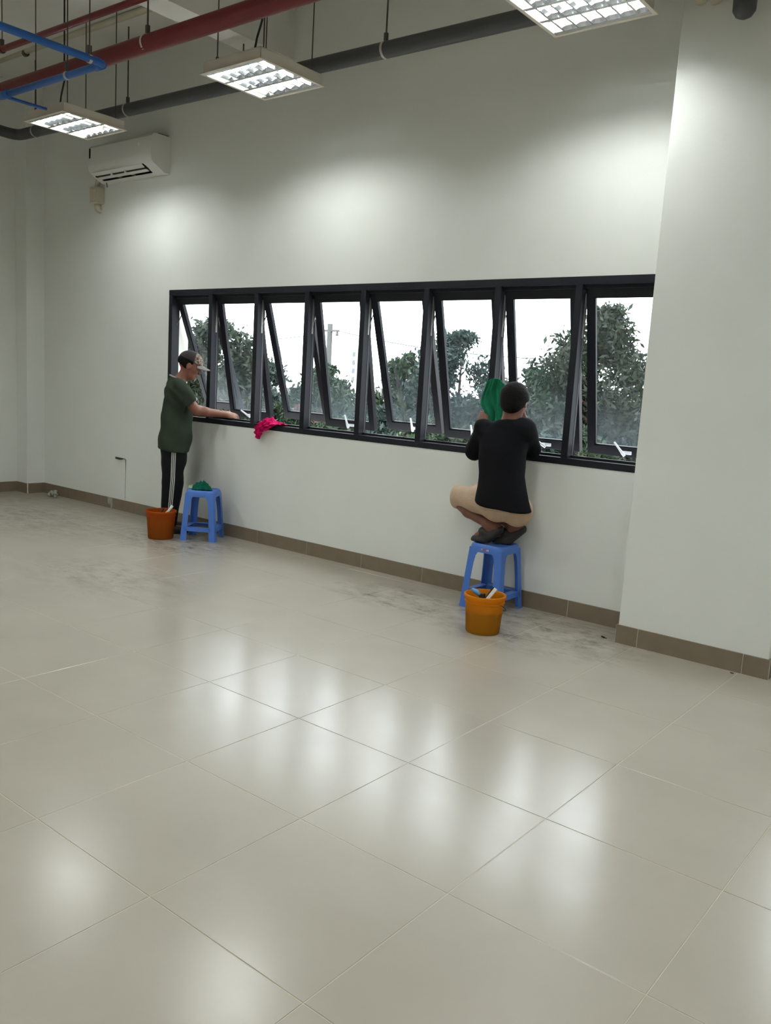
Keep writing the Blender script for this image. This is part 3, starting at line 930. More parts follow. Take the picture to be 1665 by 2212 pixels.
# ------------------------------------------------------------------ buckets
def plastic_bucket(name, col):
    """translucent polypropylene"""
    m = bpy.data.materials.new(name); m.use_nodes = True
    nt = m.node_tree; L = nt.links; p = nt.nodes['Principled BSDF']; out = nt.nodes['Material Output']
    p.inputs['Base Color'].default_value = srgb(*col); p.inputs['Roughness'].default_value = 0.42
    t = nt.nodes.new('ShaderNodeBsdfTranslucent'); t.inputs['Color'].default_value = srgb(*[min(255, int(c * 1.05)) for c in col])
    mx = nt.nodes.new('ShaderNodeMixShader'); mx.inputs[0].default_value = 0.72
    L.new(p.outputs[0], mx.inputs[1]); L.new(t.outputs[0], mx.inputs[2]); L.new(mx.outputs[0], out.inputs['Surface'])
    return m
M['yel'] = plastic_bucket('amber_plastic', (224, 164, 34))
M['org'] = plastic_bucket('orange_plastic', (196, 112, 26))
M['water'] = mat('dirty_water', (44, 33, 20), 0.1)
M['white'] = mat('white_plastic', (226, 224, 216), 0.45)
M['blackp'] = mat('black_rubber', (22, 21, 20), 0.55)
M['sky'] = mat('blue_grip', (92, 150, 200), 0.45)

def make_bucket(loc, rz, material, label, s=1.0, level=0.13):
    root = empty('bucket', loc, rz); tag(root, label, 'bucket')
    hb = 0.235 * s; r0, r1 = 0.103 * s, 0.119 * s
    rr = lambda z: r0 + (r1 - r0) * z / hb
    pr = [(0.0, 0.004), (r0 - 0.012, 0.004), (r0 - 0.004, 0.0), (r0, 0.006)]
    pr += [(rr(z), z) for z in np.linspace(0.02, hb - 0.052, 7)]
    pr += [(rr(hb - 0.05) + 0.006, hb - 0.047), (rr(hb - 0.048) + 0.006, hb - 0.042), (rr(hb - 0.04), hb - 0.039),
           (rr(hb) + 0.001, hb - 0.020), (rr(hb) + 0.008, hb - 0.018), (rr(hb) + 0.009, hb - 0.003), (rr(hb) + 0.005, hb), (rr(hb) - 0.001, hb)]
    pr += [(rr(z) - 0.003, z) for z in np.linspace(hb - 0.006, 0.012, 8)] + [(0.0, 0.010)]
    bk = MB().lathe(pr, 40).build('pail', material, root); smooth_angle(bk, 40)
    MB().lathe([(0.0, 0.012), (rr(0.012) - 0.0045, 0.012), (rr(level) - 0.0045, level), (0.0, level)], 32).build('water', M['water'], root)
    return root, rr, hb
bR, rr, hb = make_bucket((0.42, -0.743, 0), 0, M['yel'], 'amber yellow bucket of cleaning tools in front of the stool', 1.0, 0.135)
# wire bail hanging down on the side, with ears
pts = []
for t in np.linspace(0, math.pi, 19):
    a = math.radians(-9) + t
    q_ = 0.129 + 0.004 * math.sin(t)
    pts.append((q_ * math.cos(a), q_ * math.sin(a), 0.192 - 0.075 * math.sin(t)))
MB().tube(pts, 0.0028, 8).build('bail_handle', M['blackp'], bR, smooth=True)
for a in (math.radians(-9), math.radians(171)):
    c_, s_ = math.cos(a), math.sin(a)
    MB().tube([(0.112 * c_, 0.112 * s_, 0.192), (0.131 * c_, 0.131 * s_, 0.192)], 0.006, 8).build('ear', M['yel'], bR)
def tool(name, label, cat, parts, grp='tools in the amber bucket'):
    root = empty(name, parts[0][2][0]); base = Vector(parts[0][2][0]); tag(root, label, cat, grp)
    for (nm, mt, pts, r, kind) in parts:
        pts = [Vector(p) - base for p in pts]
        if kind == 'tube':
            MB().tube(pts, r if not isinstance(r, list) else 0.01, 12, taper=r if isinstance(r, list) else None).build(nm, M[mt], root, smooth=True)
        else:
            d = (pts[1] - pts[0]); ln = d.length; d.normalize()
            side = Vector(r[2]); side = (side - d * side.dot(d)).normalized(); nn = d.cross(side)
            m4 = Matrix(((d.x, side.x, nn.x, pts[0].x), (d.y, side.y, nn.y, pts[0].y), (d.z, side.z, nn.z, pts[0].z), (0, 0, 0, 1)))
            MB().cbox((0, -r[0], -r[1]), (ln, r[0], r[1]), min(r[0], r[1]) * 0.4, m4).build(nm, M[mt], root)
bx, by = 0.42, -0.743
tool('scraper', 'scraper with a blue grip lying in the amber bucket', 'scraper',
     [('grip', 'sky', [(bx - 0.09, by - 0.005, 0.243), (bx - 0.06, by - 0.01, 0.238), (bx - 0.03, by - 0.012, 0.222)], [0.012, 0.016, 0.011], 'tube'),
      ('shaft', 'blackp', [(bx - 0.03, by - 0.012, 0.222), (bx + 0.02, by - 0.02, 0.150)], 0.006, 'tube')])
tool('scrub_brush', 'small black scrub brush head sticking up in the amber bucket', 'brush',
     [('head', 'blackp', [(bx - 0.018, by - 0.002, 0.205), (bx - 0.022, by + 0.002, 0.232)], (0.017, 0.013, (1, 0, 0)), 'box'),
      ('stem', 'blackp', [(bx - 0.018, by - 0.002, 0.206), (bx + 0.0, by + 0.03, 0.115)], 0.007, 'tube')])
tool('squeegee', 'squeegee with a pale bar and black rubber blade in the amber bucket', 'squeegee',
     [('bar', 'white', [(bx + 0.012, by + 0.0, 0.195), (bx + 0.045, by + 0.045, 0.268)], (0.011, 0.007, (1, 0.5, 0)), 'box'),
      ('blade', 'blackp', [(bx - 0.002, by - 0.004, 0.190), (bx + 0.030, by + 0.040, 0.276)], (0.005, 0.004, (1, 0.5, 0)), 'box'),
      ('stem', 'blackp', [(bx + 0.012, by + 0.0, 0.20), (bx + 0.0, by - 0.03, 0.12)], 0.006, 'tube')])
bL, rr, hb = make_bucket((-3.03, -0.555, 0), 0, M['org'], 'orange bucket beside the standing person', 1.05, 0.10)
for sy in (-1,):
    MB().tube([(-0.135, 0.03, 0.195), (-0.118, -0.02, 0.205)], 0.007, 8).build('ear', M['org'], bL)
bx, by = -3.03, -0.555
tool('brush', 'brush with a white handle leaning in the orange bucket', 'brush',
     [('handle', 'white', [(bx + 0.04, by - 0.01, 0.20), (bx + 0.065, by + 0.03, 0.245), (bx + 0.085, by + 0.055, 0.292)], [0.012, 0.011, 0.013], 'tube'),
      ('shaft', 'white', [(bx + 0.04, by - 0.01, 0.20), (bx + 0.01, by - 0.04, 0.09)], 0.008, 'tube')], 'tools in the orange bucket')
tool('scraper', 'thin black scraper standing in the orange bucket', 'scraper',
     [('blade', 'blackp', [(bx + 0.0, by - 0.01, 0.20), (bx + 0.012, by + 0.02, 0.262)], (0.006, 0.003, (1, 0, 0)), 'box'),
      ('stem', 'blackp', [(bx + 0.0, by - 0.01, 0.205), (bx - 0.03, by - 0.03, 0.09)], 0.006, 'tube')], 'tools in the orange bucket')

# ------------------------------------------------------------------ cloths
def cloth_mat(name, col, trans=0.25):
    m = mat(name, col, 0.9, spec=0.1, noise=(30, 0.22), bump=(160, 0.4))
    nt = m.node_tree; p = nt.nodes['Principled BSDF']; out = nt.nodes['Material Output']
    t = nt.nodes.new('ShaderNodeBsdfTranslucent'); t.inputs['Color'].default_value = srgb(*col)
    mx = nt.nodes.new('ShaderNodeMixShader'); mx.inputs[0].default_value = trans
    nt.links.new(p.outputs[0], mx.inputs[1]); nt.links.new(t.outputs[0], mx.inputs[2]); nt.links.new(mx.outputs[0], out.inputs['Surface'])
    return m
M['gcloth'] = cloth_mat('green_cloth', (46, 142, 106), 0.3)
M['dgcloth'] = cloth_mat('dark_green_cloth', (20, 98, 78), 0.15)
M['pcloth'] = cloth_mat('pink_cloth', (224, 30, 110), 0.25)
M['pale'] = cloth_mat('pale_green_cloth', (176, 200, 170), 0.2)

def sheet(fn, nu, nv, thick=0.003):
    """closed thin sheet from a parametric function (u, v in 0..1)"""
    U, V = np.meshgrid(np.linspace(0, 1, nu), np.linspace(0, 1, nv), indexing='ij')
    P = np.stack(fn(U, V), -1)
    du = np.gradient(P, axis=0); dv = np.gradient(P, axis=1)
    N = np.cross(du, dv); N /= np.linalg.norm(N, axis=-1, keepdims=True) + 1e-9
    A = (P + N * thick / 2).reshape(-1, 3); B_ = (P - N * thick / 2).reshape(-1, 3)
    idx = np.arange(nu * nv).reshape(nu, nv); k = nu * nv
    q = np.stack([idx[:-1, :-1], idx[1:, :-1], idx[1:, 1:], idx[:-1, 1:]], -1).reshape(-1, 4)
    fs = [q, q[:, ::-1] + k]
    for e in (idx[:, 0], idx[::-1, -1], idx[0, ::-1], idx[-1, :]):
        fs.append(np.stack([e[1:], e[:-1], e[:-1] + k, e[1:] + k], 1))
    return np.concatenate([A, B_]), np.concatenate(fs)

# cloth in the crouching person's hand
def f_held(u, v):
    left = np.interp(v, [0, 0.25, 0.58, 0.8, 1.0], [-0.055, -0.088, -0.108, -0.066, -0.030])
    x = left * (1 - u) + 0.112 * u + 0.008 * np.sin(9 * v + 5 * u)
    arch = 0.050 * np.sin(np.pi * np.clip(0.12 + u * 0.80, 0, 1)) - 0.030 * u
    z = -0.275 * v - 0.02 * v * np.sin(6 * u) + arch * (1 - v)
    y = 0.019 * np.sin(14 * u + 3.0 * v) * (0.35 + v) + 0.010 * np.sin(31 * u - 5 * v) - 0.030 * (1 - v) ** 2
    return x, y, z
V, Q = sheet(f_held, 60, 60)
o = link('cleaning_cloth', np_mesh('cloth', V, Q), M['gcloth'], loc=(-0.045, -0.050, 1.498), smooth=True)
tag(o, 'green cleaning cloth held up against the window by the crouching person', 'cloth')

# pink cloth over the sill
def f_pink(u, v):
    # v runs from the sill (outside) over the frame edge and down the wall
    s = v * 0.26
    x = (u - 0.5) * (0.20 - 0.05 * v) + 0.03 * np.sin(5 * v + 1) + (0.11 * np.maximum(0, u - 0.72) / 0.28 * (1 - v) ** 0.5) - 0.03 * v
    over = np.clip((s - 0.085) / 0.02, 0, 1)
    y = np.where(s < 0.085, 0.080 - s, -0.012 - 0.016 * over)
    z = np.where(s < 0.085, 0.052 + 0.055 * np.exp(-((u - 0.42) / 0.22) ** 2) * np.sin(np.pi * np.clip((s + 0.03) / 0.14, 0, 1)), 0.062 + 0.035 * np.exp(-((u - 0.42) / 0.22) ** 2) * (1 - over) - (s - 0.085) * (0.70 + 0.30 * np.sin(5.0 * u + 0.4)))
    crump = 0.010 * np.sin(24 * u + 9 * v) + 0.007 * np.sin(41 * u - 16 * v + 1.3) + 0.006 * np.sin(31 * v + 7 * u)
    y = y - np.abs(crump) * np.where(s < 0.085, 0.3, 1.4) - 0.002
    z = z + np.where(s < 0.085, np.abs(crump), crump * 0.3)
    return x, y, z
V, Q = sheet(f_pink, 70, 70)
o = link('rag', np_mesh('rag', V, Q), M['pcloth'], loc=(-2.318, -0.003, 1.010), smooth=True)
o.scale = (0.84, 0.95, 0.84)
tag(o, 'bright pink rag draped over the window sill', 'cloth')

def heap(name, material, loc, rx, ry, h, seed, label, freq=1.0, over=0.0):
    r = np.random.default_rng(seed)
    ph = r.uniform(0, 6.28, 12)
    def f(u, v):
        a = 2 * np.pi * u; rad = v ** 0.8
        edge = 1 + 0.16 * np.sin(3 * a + ph[0]) + 0.10 * np.sin(5 * a + ph[1]) + 0.06 * np.sin(9 * a + ph[2])
        x = rx * rad * edge * np.cos(a); y = ry * rad * edge * np.sin(a)
        ridge = np.abs(np.sin(freq * 34 * x / 0.1 * 0.3 + ph[3] + 5 * y / 0.1)) + np.abs(np.sin(freq * 30 * y / 0.1 * 0.3 + ph[4] - 4 * x / 0.1))
        z = h * (1 - rad ** 3.0) * (0.30 + 0.42 * ridge + 0.30 * np.sin(3 * a + ph[6]) * rad) + 0.0035 + 0.006 * (1 - rad) * np.sin(23 * u + ph[5])
        z = z - over * np.maximum(0, rad - 0.6)
        return x, y, np.maximum(z, 0.002 - over)
    V, Q = sheet(f, 72, 26, 0.003)
    o = link(name, np_mesh(name, V, Q), material, loc=loc, smooth=True)
    tag(o, label, 'cloth')
    return o
heap('rag', M['dgcloth'], (-2.822, -0.280, 0.4385), 0.090, 0.078, 0.060, 3, 'crumpled dark green rag heaped on the blue stool', 1.0)
heap('rag', M['pale'], (-2.915, -0.315, 0.4385), 0.042, 0.034, 0.022, 5, 'small pale green rag at the edge of the blue stool', 1.6)

# ------------------------------------------------------------------ people
def skin_mat(name, col):
    m = mat(name, col, 0.52, spec=0.35, noise=(22, 0.12))
    m.node_tree.nodes['Principled BSDF'].inputs['Subsurface Weight'].default_value = 0.06
    m.node_tree.nodes['Principled BSDF'].inputs['Subsurface Radius'].default_value = (0.01, 0.004, 0.002)
    return m
M['skin1'] = skin_mat('skin', (132, 86, 68))
M['skin2'] = skin_mat('skin_b', (122, 80, 65))
M['hair'] = mat('black_hair', (20, 17, 17), 0.75, spec=0.12, noise=(60, 0.4), bump=(120, 0.4))
M['tee'] = mat('dark_green_tshirt', (50, 58, 48), 0.9, spec=0.1, noise=(60, 0.1))
M['track'] = mat('black_track_trousers', (15, 15, 18), 0.75, spec=0.2)
M['stripe'] = mat('white_stripe', (206, 204, 200), 0.8)
M['blackshirt'] = mat('black_long_sleeve', (17, 17, 20), 0.9, spec=0.12, noise=(40, 0.2))
M['shorts'] = mat('beige_shorts', (198, 172, 148), 0.9, spec=0.1, noise=(18, 0.12), bump=(90, 0.3))
M['sandal'] = mat('dark_rubber_sandal', (40, 36, 32), 0.6, noise=(25, 0.2))
def camo_mat():
    m = mat('camo_cap', (90, 76, 66), 0.85)
    nt = m.node_tree; p = nt.nodes['Principled BSDF']
    tc = nt.nodes.new('ShaderNodeTexCoord')
    n = nt.nodes.new('ShaderNodeTexNoise'); n.inputs['Scale'].default_value = 26; n.inputs['Detail'].default_value = 2
    nt.links.new(tc.outputs['Object'], n.inputs['Vector'])
    r = nt.nodes.new('ShaderNodeValToRGB'); r.color_ramp.interpolation = 'CONSTANT'
    r.color_ramp.elements[0].position = 0; r.color_ramp.elements[0].color = srgb(48, 38, 34)
    e = r.color_ramp.elements[1]; e.position = 0.45; e.color = srgb(112, 90, 78)
    e = r.color_ramp.elements.new(0.54); e.color = srgb(150, 134, 124)
    e = r.color_ramp.elements.new(0.62); e.color = srgb(70, 58, 50)
    nt.links.new(n.outputs['Fac'], r.inputs['Fac']); nt.links.new(r.outputs['Color'], p.inputs['Base Color'])
    return m
M['camo'] = camo_mat()
M['capdark'] = mat('dark_cap_cloth', (40, 30, 30), 0.85, noise=(30, 0.2))
M['visor'] = mat('grey_visor', (120, 112, 106), 0.7)

def union(ds, k):
    d = ds[0]
    for e in ds[1:]:
        d = smin(d, e, k)
    return d

def head_sdf(P, c, M3, s=1.0):
    """head with brow, nose, lips, jaw and ears; local x = face direction, z = up (rotated by M3)"""
    q = (P - np.array(c, np.float32)) @ np.array(M3, np.float32)
    q = q / s
    d = ell(q, (-0.008, 0, 0.035), (0.096, 0.076, 0.088))
    d = smin(d, ell(q, (0.022, 0, -0.025), (0.066, 0.060, 0.082)), 0.03)
    d = smin(d, ell(q, (0.052, 0, -0.082), (0.030, 0.036, 0.026)), 0.035)         # chin
    d = smin(d, rc(q, (0.085, 0, 0.010), (0.104, 0, -0.026), 0.008, 0.013), 0.014)  # nose
    for sy in (-1, 1):
        d = smin(d, ell(q, (0.102, sy * 0.011, -0.030), (0.009, 0.008, 0.007)), 0.008)
        d = smin(d, rc(q, (0.080, sy * 0.012, 0.026), (0.068, sy * 0.046, 0.024), 0.010, 0.010), 0.014)  # brow
        d = smax(d, -ell(q, (0.094, sy * 0.031, 0.008), (0.014, 0.017, 0.010)), 0.012)                    # eye socket
        d = smin(d, ell(q, (0.070, sy * 0.031, 0.007), (0.014, 0.014, 0.013)), 0.004)                     # eyeball
        d = smin(d, ell(q, (0.058, sy * 0.040, -0.018), (0.022, 0.020, 0.020)), 0.02)                     # cheek
        ear = smax(ell(q, (-0.008, sy * 0.079, 0.002), (0.020, 0.010, 0.032)), -ell(q, (-0.002, sy * 0.091, 0.004), (0.011, 0.008, 0.019)), 0.006)
        d = smin(d, ear, 0.008)
    d = smin(d, rc(q, (0.088, -0.016, -0.052), (0.088, 0.016, -0.052), 0.007, 0.007), 0.010)              # lips
    d = smin(d, rc(q, (0.085, -0.013, -0.063), (0.085, 0.013, -0.063), 0.007, 0.007), 0.008)
    return d * s

def hand_sdf(P, wrist, d, side, palm_n, curl=0.5, s=1.0):
    """palm + five fingers. d: direction to the knuckles, side: towards the thumb, palm_n: palm normal (fingers curl to it)"""
    w = np.array(wrist, float); d = np.array(d, float); d /= np.linalg.norm(d)
    side = np.array(side, float); side -= d * (side @ d); side /= np.linalg.norm(side)
    nrm = np.cross(d, side); nrm *= np.sign(nrm @ np.array(palm_n, float)) or 1
    p = lambda a, b_, c: tuple(w + s * (d * a + side * b_ + nrm * c))
    M3 = np.stack([d, side, nrm], 1)
    pal = smin(ell(P, p(0.045, 0.0, 0), (0.048 * s, 0.040 * s, 0.016 * s), M3), ell(P, p(0.028, 0.024, 0.006), (0.028 * s, 0.018 * s, 0.015 * s), M3), 0.012)
    pal = smin(pal, rc(P, p(-0.02, 0, 0), p(0.02, 0, 0), 0.026 * s, 0.024 * s), 0.02)
    out = pal
    for (b_, ln, r) in ((0.027, 0.072, 0.0085), (0.009, 0.080, 0.0088), (-0.010, 0.074, 0.0083), (-0.028, 0.058, 0.0075)):
        a0 = np.array(p(0.078, b_, 0))
        ang = 0.0; pt = a0; f = None
        for i, fr in enumerate((0.46, 0.30, 0.24)):
            ang += curl * (0.75 if i == 0 else 0.95)
            nx = pt + s * ln * fr * (d * math.cos(ang) + nrm * math.sin(ang))
            seg = rc(P, tuple(pt), tuple(nx), r * s * (1 - 0.08 * i), r * s * (0.92 - 0.08 * i))
            f = seg if f is None else smin(f, seg, 0.003)
            pt = nx
        out = smin(out, f, 0.006)
    t0, t1, t2 = p(0.022, 0.030, 0.006), p(0.050, 0.052, 0.018), p(0.074, 0.050, 0.034)
    th = smin(rc(P, t0, t1, 0.0125 * s, 0.010 * s), rc(P, t1, t2, 0.010 * s, 0.008 * s), 0.004)
    return smin(out, th, 0.008)

# ---- standing person: local x = facing, local -y = right side
YAW1 = math.atan2(0.8, 0.6)
B1 = (-3.26, -0.285, 0.0)
HM = rot_y(math.radians(19))                    # head bowed
HC1 = (0.140, 0.0, 1.500)
shR, elR, wrR = (0.045, -0.175, 1.315), (0.205, -0.215, 1.118), (0.462, -0.115, 1.092)
shL, elL, wrL = (0.045, 0.175, 1.315), (0.165, 0.150, 1.115), (0.380, 0.085, 1.100)
hdR = (0.97, 0.16, -0.10)
def body1(P):
    d = head_sdf(P, HC1, HM)
    d = smin(d, rc(P, (0.030, 0, 1.335), (0.110, 0, 1.440), 0.055, 0.050), 0.03)
    tor = stack(P, [(0.82, 0.02, 0, 0.105, 0.150), (0.95, 0.03, 0, 0.095, 0.140), (1.08, 0.035, 0, 0.098, 0.145), (1.22, 0.045, 0, 0.105, 0.165), (1.34, 0.04, 0, 0.075, 0.150), (1.38, 0.035, 0, 0.05, 0.07)], cap=0.05)
    d = smin(d, tor, 0.04)
    for (s_, e_, w_) in ((shR, elR, wrR), (shL, elL, wrL)):
        d = smin(d, rc(P, s_, e_, 0.058, 0.041), 0.03)
        mid = tuple(np.array(e_) * 0.72 + np.array(w_) * 0.28)
        d = smin(d, rc(P, e_, mid, 0.040, 0.042), 0.015)
        d = smin(d, rc(P, mid, w_, 0.042, 0.027), 0.02)
    for sy in (-1, 1):
        hip, kn, an = (0.02, sy * 0.085, 0.86), (0.022, sy * 0.095, 0.47), (-0.025, sy * 0.10, 0.075)
        d = smin(d, rc(P, hip, kn, 0.088, 0.058), 0.03)
        d = smin(d, rc(P, kn, (-0.012, sy * 0.098, 0.34), 0.055, 0.056), 0.02)
        d = smin(d, rc(P, (-0.012, sy * 0.098, 0.34), an, 0.056, 0.036), 0.02)
        d = smin(d, ell(P, (0.055, sy * 0.112, 0.038), (0.118, 0.042, 0.034)), 0.03)
    d = smin(d, hand_sdf(P, wrR, hdR, (0.05, 0.55, 0.55), (0.0, 0.2, -1), 0.42), 0.012)
    d = smin(d, hand_sdf(P, wrL, (0.95, 0.1, -0.1), (0.0, -0.5, 0.6), (0.0, -0.1, -1), 0.5), 0.012)
    return d
p1 = sdf_obj('person', body1, (-0.22, -0.34, -0.02), (0.72, 0.34, 1.66), 0.0055, M['skin1'])
p1.location = B1; p1.rotation_euler = (0, 0, YAW1)
tag(p1, 'standing person in a camouflage cap and dark green tee wiping the window sill', 'person')

def folds(P, a, f, ph=0.0):
    x, y, z = P[:, 0], P[:, 1], P[:, 2]
    return a * (np.sin(f * (0.9 * x + 0.4 * z) + 3 * np.sin(7 * z + ph) + ph) * 0.6 + np.sin(f * (0.7 * y - 0.8 * z) + 2.3 * np.sin(9 * x + ph)) * 0.4)
def tee1(P):
    d = stack(P, [(0.700, 0.014, 0, 0.146, 0.208), (0.725, 0.014, 0, 0.145, 0.206), (0.84, 0.028, 0, 0.146, 0.200), (0.95, 0.042, 0, 0.142, 0.186), (1.08, 0.044, 0, 0.136, 0.184), (1.20, 0.050, 0, 0.126, 0.190), (1.30, 0.042, 0, 0.104, 0.185), (1.352, 0.036, 0, 0.078, 0.150), (1.395, 0.040, 0, 0.062, 0.075)], cap=0.012)
    for (s_, e_) in ((shR, elR), (shL, elL)):
        s_ = np.array(s_); e_ = np.array(e_)
        cut = s_ + (e_ - s_) * 0.72; n = (e_ - s_) / np.linalg.norm(e_ - s_)
        sl = rc(P, tuple(s_), tuple(s_ + (e_ - s_) * 1.05), 0.076, 0.066)
        sl = smax(sl, (P - cut.astype(np.float32)) @ n.astype(np.float32), 0.006)
        d = smin(d, sl, 0.045)
    # neck opening and slanted hem
    d = smax(d, -rc(P, (0.045, 0, 1.37), (0.10, 0, 1.47), 0.064, 0.075), 0.008)
    d = smax(d, 0.742 - 0.085 * P[:, 0] - P[:, 2], 0.006)
    return d + folds(P, 0.0085, 24) + 0.004 * np.sin(55 * (P[:, 2] + 0.5 * P[:, 0]) + 4 * np.sin(12 * P[:, 1])) * np.clip((P[:, 2] - 1.0) * 4, 0, 1)
t1 = sdf_obj('tshirt', tee1, (-0.22, -0.34, 0.70), (0.40, 0.34, 1.46), 0.0065, M['tee'], p1)
def trous1(P):
    d = stack(P, [(0.48, 0.018, 0, 0.085, 0.120), (0.62, 0.022, 0, 0.110, 0.156), (0.74, 0.022, 0, 0.120, 0.168), (0.86, 0.02, 0, 0.108, 0.155), (0.97, 0.025, 0, 0.10, 0.150)], cap=0.03)
    for sy in (-1, 1):
        l = rc(P, (0.022, sy * 0.078, 0.74), (0.016, sy * 0.092, 0.47), 0.106, 0.094)
        l = smin(l, rc(P, (0.016, sy * 0.092, 0.47), (-0.018, sy * 0.100, 0.055), 0.094, 0.070), 0.02)
        l = smax(l, 0.022 - P[:, 2], 0.006)
        d = smin(d, l, 0.012)
    return d + folds(P, 0.006, 25, 1.7)
tr1 = sdf_obj('trousers', trous1, (-0.20, -0.30, 0.01), (0.24, 0.30, 1.0), 0.0065, M['track'], p1)
# three white stripes down the outer seam
def march(fn, f, z, y0=-0.34):
    y = np.full(len(z), y0)
    for _ in range(60):
        P = np.stack([f, y, z], 1).astype(np.float32)
        y = y + np.clip(fn(P), -0.02, 0.02) * 0.7
    return y
for k in (-1, 0, 1):
    zz = np.linspace(0.05, 0.78, 60)
    fc = np.interp(zz, [0.05, 0.25, 0.5, 0.78], [-0.012, 0.0, 0.016, 0.020]) + k * 0.0145
    rows = []
    for off in (-0.0040, 0.0040):
        y = march(trous1, fc + off, zz)
        rows.append(np.stack([fc + off, y - 0.0025, zz], 1))
    A = np.concatenate(rows); A2 = A.copy(); A2[:, 1] += 0.006
    V = np.concatenate([A, A2]); n = len(zz); Q = []
    for i in range(n - 1):
        Q += [(i, i + 1, n + i + 1, n + i), (2 * n + i, 3 * n + i, 3 * n + i + 1, 2 * n + i + 1),
              (i, 2 * n + i, 2 * n + i + 1, i + 1), (n + i, n + i + 1, 3 * n + i + 1, 3 * n + i)]
    link('stripe', np_mesh('stripe', V, np.array(Q)), M['stripe'], p1, smooth=False)
# shoulder piping and collar of the tee
pp = []
for t in np.linspace(0, 1, 16):
    l_ = -0.085 - 0.135 * t; z_ = 1.355 - 0.150 * t - 0.02 * math.sin(math.pi * t)
    x_ = 0.45
    for _ in range(80):
        x_ -= max(-0.01, min(0.02, float(tee1(np.array([[x_, l_, z_]], np.float32))[0]))) * 0.7
    pp.append((x_ - 0.001, l_, z_))
MB().tube(pp, 0.005, 8).build('piping', M['stripe'], p1, smooth=True)
col = []
for t in np.linspace(0, 2 * math.pi, 25):
    col.append((0.044 + 0.066 * math.cos(t) - 0.004, 0.068 * math.sin(t), 1.385 - 0.030 * math.cos(t)))
MB().tube(col, 0.007, 8).build('collar', mat('grey_collar', (150, 148, 140), 0.9), p1, smooth=True)
# hair at the back and sides, below the cap
def hair1(P):
    q = (P - np.array(HC1, np.float32)) @ np.array(HM, np.float32)
    d = ell(q, (-0.014, 0, 0.036), (0.101, 0.083, 0.096))
    d = smax(d, q[:, 0] - 0.030 + 0.5 * np.maximum(0, 0.02 - q[:, 2]), 0.01)
    d = smax(d, -0.045 - q[:, 2] - 0.45 * q[:, 0] * (q[:, 0] < 0), 0.01)
    d = smax(d, -ell(q, (0.030, 0, -0.02), (0.052, 0.11, 0.060)), 0.008)
    return d + 0.0022 * np.sin(90 * q[:, 1] + 40 * q[:, 2]) * np.sin(70 * q[:, 0])
sdf_obj('hair', hair1, (-0.05, -0.13, 1.38), (0.30, 0.13, 1.66), 0.005, M['hair'], p1)
capo = empty('cap', (0, 0, 0)); capo.parent = p1
def cap_q(P): return (P - np.array(HC1, np.float32)) @ np.array(HM, np.float32)
def cap_shell(P):
    q = cap_q(P)
    d = ell(q, (-0.004, 0, 0.052), (0.110, 0.089, 0.090))
    d = smax(d, 0.048 - 0.10 * q[:, 0] - q[:, 2], 0.006)
    return d
def cap_back(P): return smax(cap_shell(P), cap_q(P)[:, 0] - 0.022, 0.002)
def cap_front(P): return smax(cap_shell(P) - 0.001, 0.018 - cap_q(P)[:, 0], 0.002)
def visor(P):
    q = cap_q(P)
    rr_ = np.sqrt(((q[:, 0] - 0.055) / 0.128) ** 2 + (q[:, 1] / 0.083) ** 2)
    z = q[:, 2] - (0.050 - 0.16 * (q[:, 0] - 0.09) - 6.0 * q[:, 1] ** 2)
    d = np.maximum((rr_ - 1) * 0.083, np.abs(z) - 0.0045)
    d = smax(d, -ell(q, (-0.004, 0, 0.045), (0.100, 0.084, 0.2)), 0.002)
    return smax(d, 0.06 - q[:, 0], 0.002)
bpy.data.objects.remove(capo)
cb = sdf_obj('cap', cap_back, (-0.02, -0.13, 1.46), (0.34, 0.13, 1.68), 0.0045, M['capdark'], p1)
sdf_obj('cap_front', cap_front, (-0.02, -0.13, 1.42), (0.36, 0.13, 1.68), 0.0045, M['camo'], cb)
sdf_obj('visor', visor, (0.10, -0.12, 1.34), (0.40, 0.12, 1.62), 0.0035, M['visor'], cb)
for sy in (-1, 1):
    def shoe(P, sy=sy):
        d = ell(P, (0.055, sy * 0.112, 0.034), (0.132, 0.052, 0.046))
        d = smax(d, 0.002 - P[:, 2], 0.004)
        return smax(d, P[:, 2] - 0.074 + 0.12 * P[:, 0], 0.006)
    sdf_obj('sandal', shoe, (-0.10, sy * 0.112 - 0.07, -0.01), (0.21, sy * 0.112 + 0.07, 0.09), 0.005, M['sandal'], p1)

# ---- crouching person on the stool (coordinates relative to the stool centre)
B2 = np.array((0.14, -0.20, 0.44))
W_ = lambda x, y, z: tuple(np.array((x, y, z)) - B2)
hipL, knL, anL = W_(0.200, -0.285, 0.705), W_(-0.175, -0.175, 0.722), W_(0.098, -0.235, 0.568)
hipR, knR, anR = W_(0.300, -0.240, 0.690), W_(-0.060, -0.110, 0.745), W_(0.212, -0.135, 0.572)
S2L, E2L, H2L = W_(0.030, -0.270, 1.195), W_(-0.085, -0.190, 1.040), W_(-0.100, -0.098, 1.210)
S2R, E2R, H2R = W_(0.300, -0.215, 1.220), W_(0.300, -0.100, 1.085), W_(0.225, -0.072, 1.235)
TYAW = math.atan2(0.065, 0.285)                 # shoulder axis direction
TOR2 = [(0.62, 0.235, -0.285, 0.178, 0.135), (0.68, 0.230, -0.288, 0.176, 0.134), (0.76, 0.215, -0.290, 0.164, 0.124), (0.92, 0.195, -0.290, 0.142, 0.105), (1.08, 0.182, -0.268, 0.150, 0.108),
        (1.18, 0.180, -0.248, 0.155, 0.098), (1.245, 0.195, -0.245, 0.115, 0.075), (1.275, 0.208, -0.248, 0.06, 0.055)]
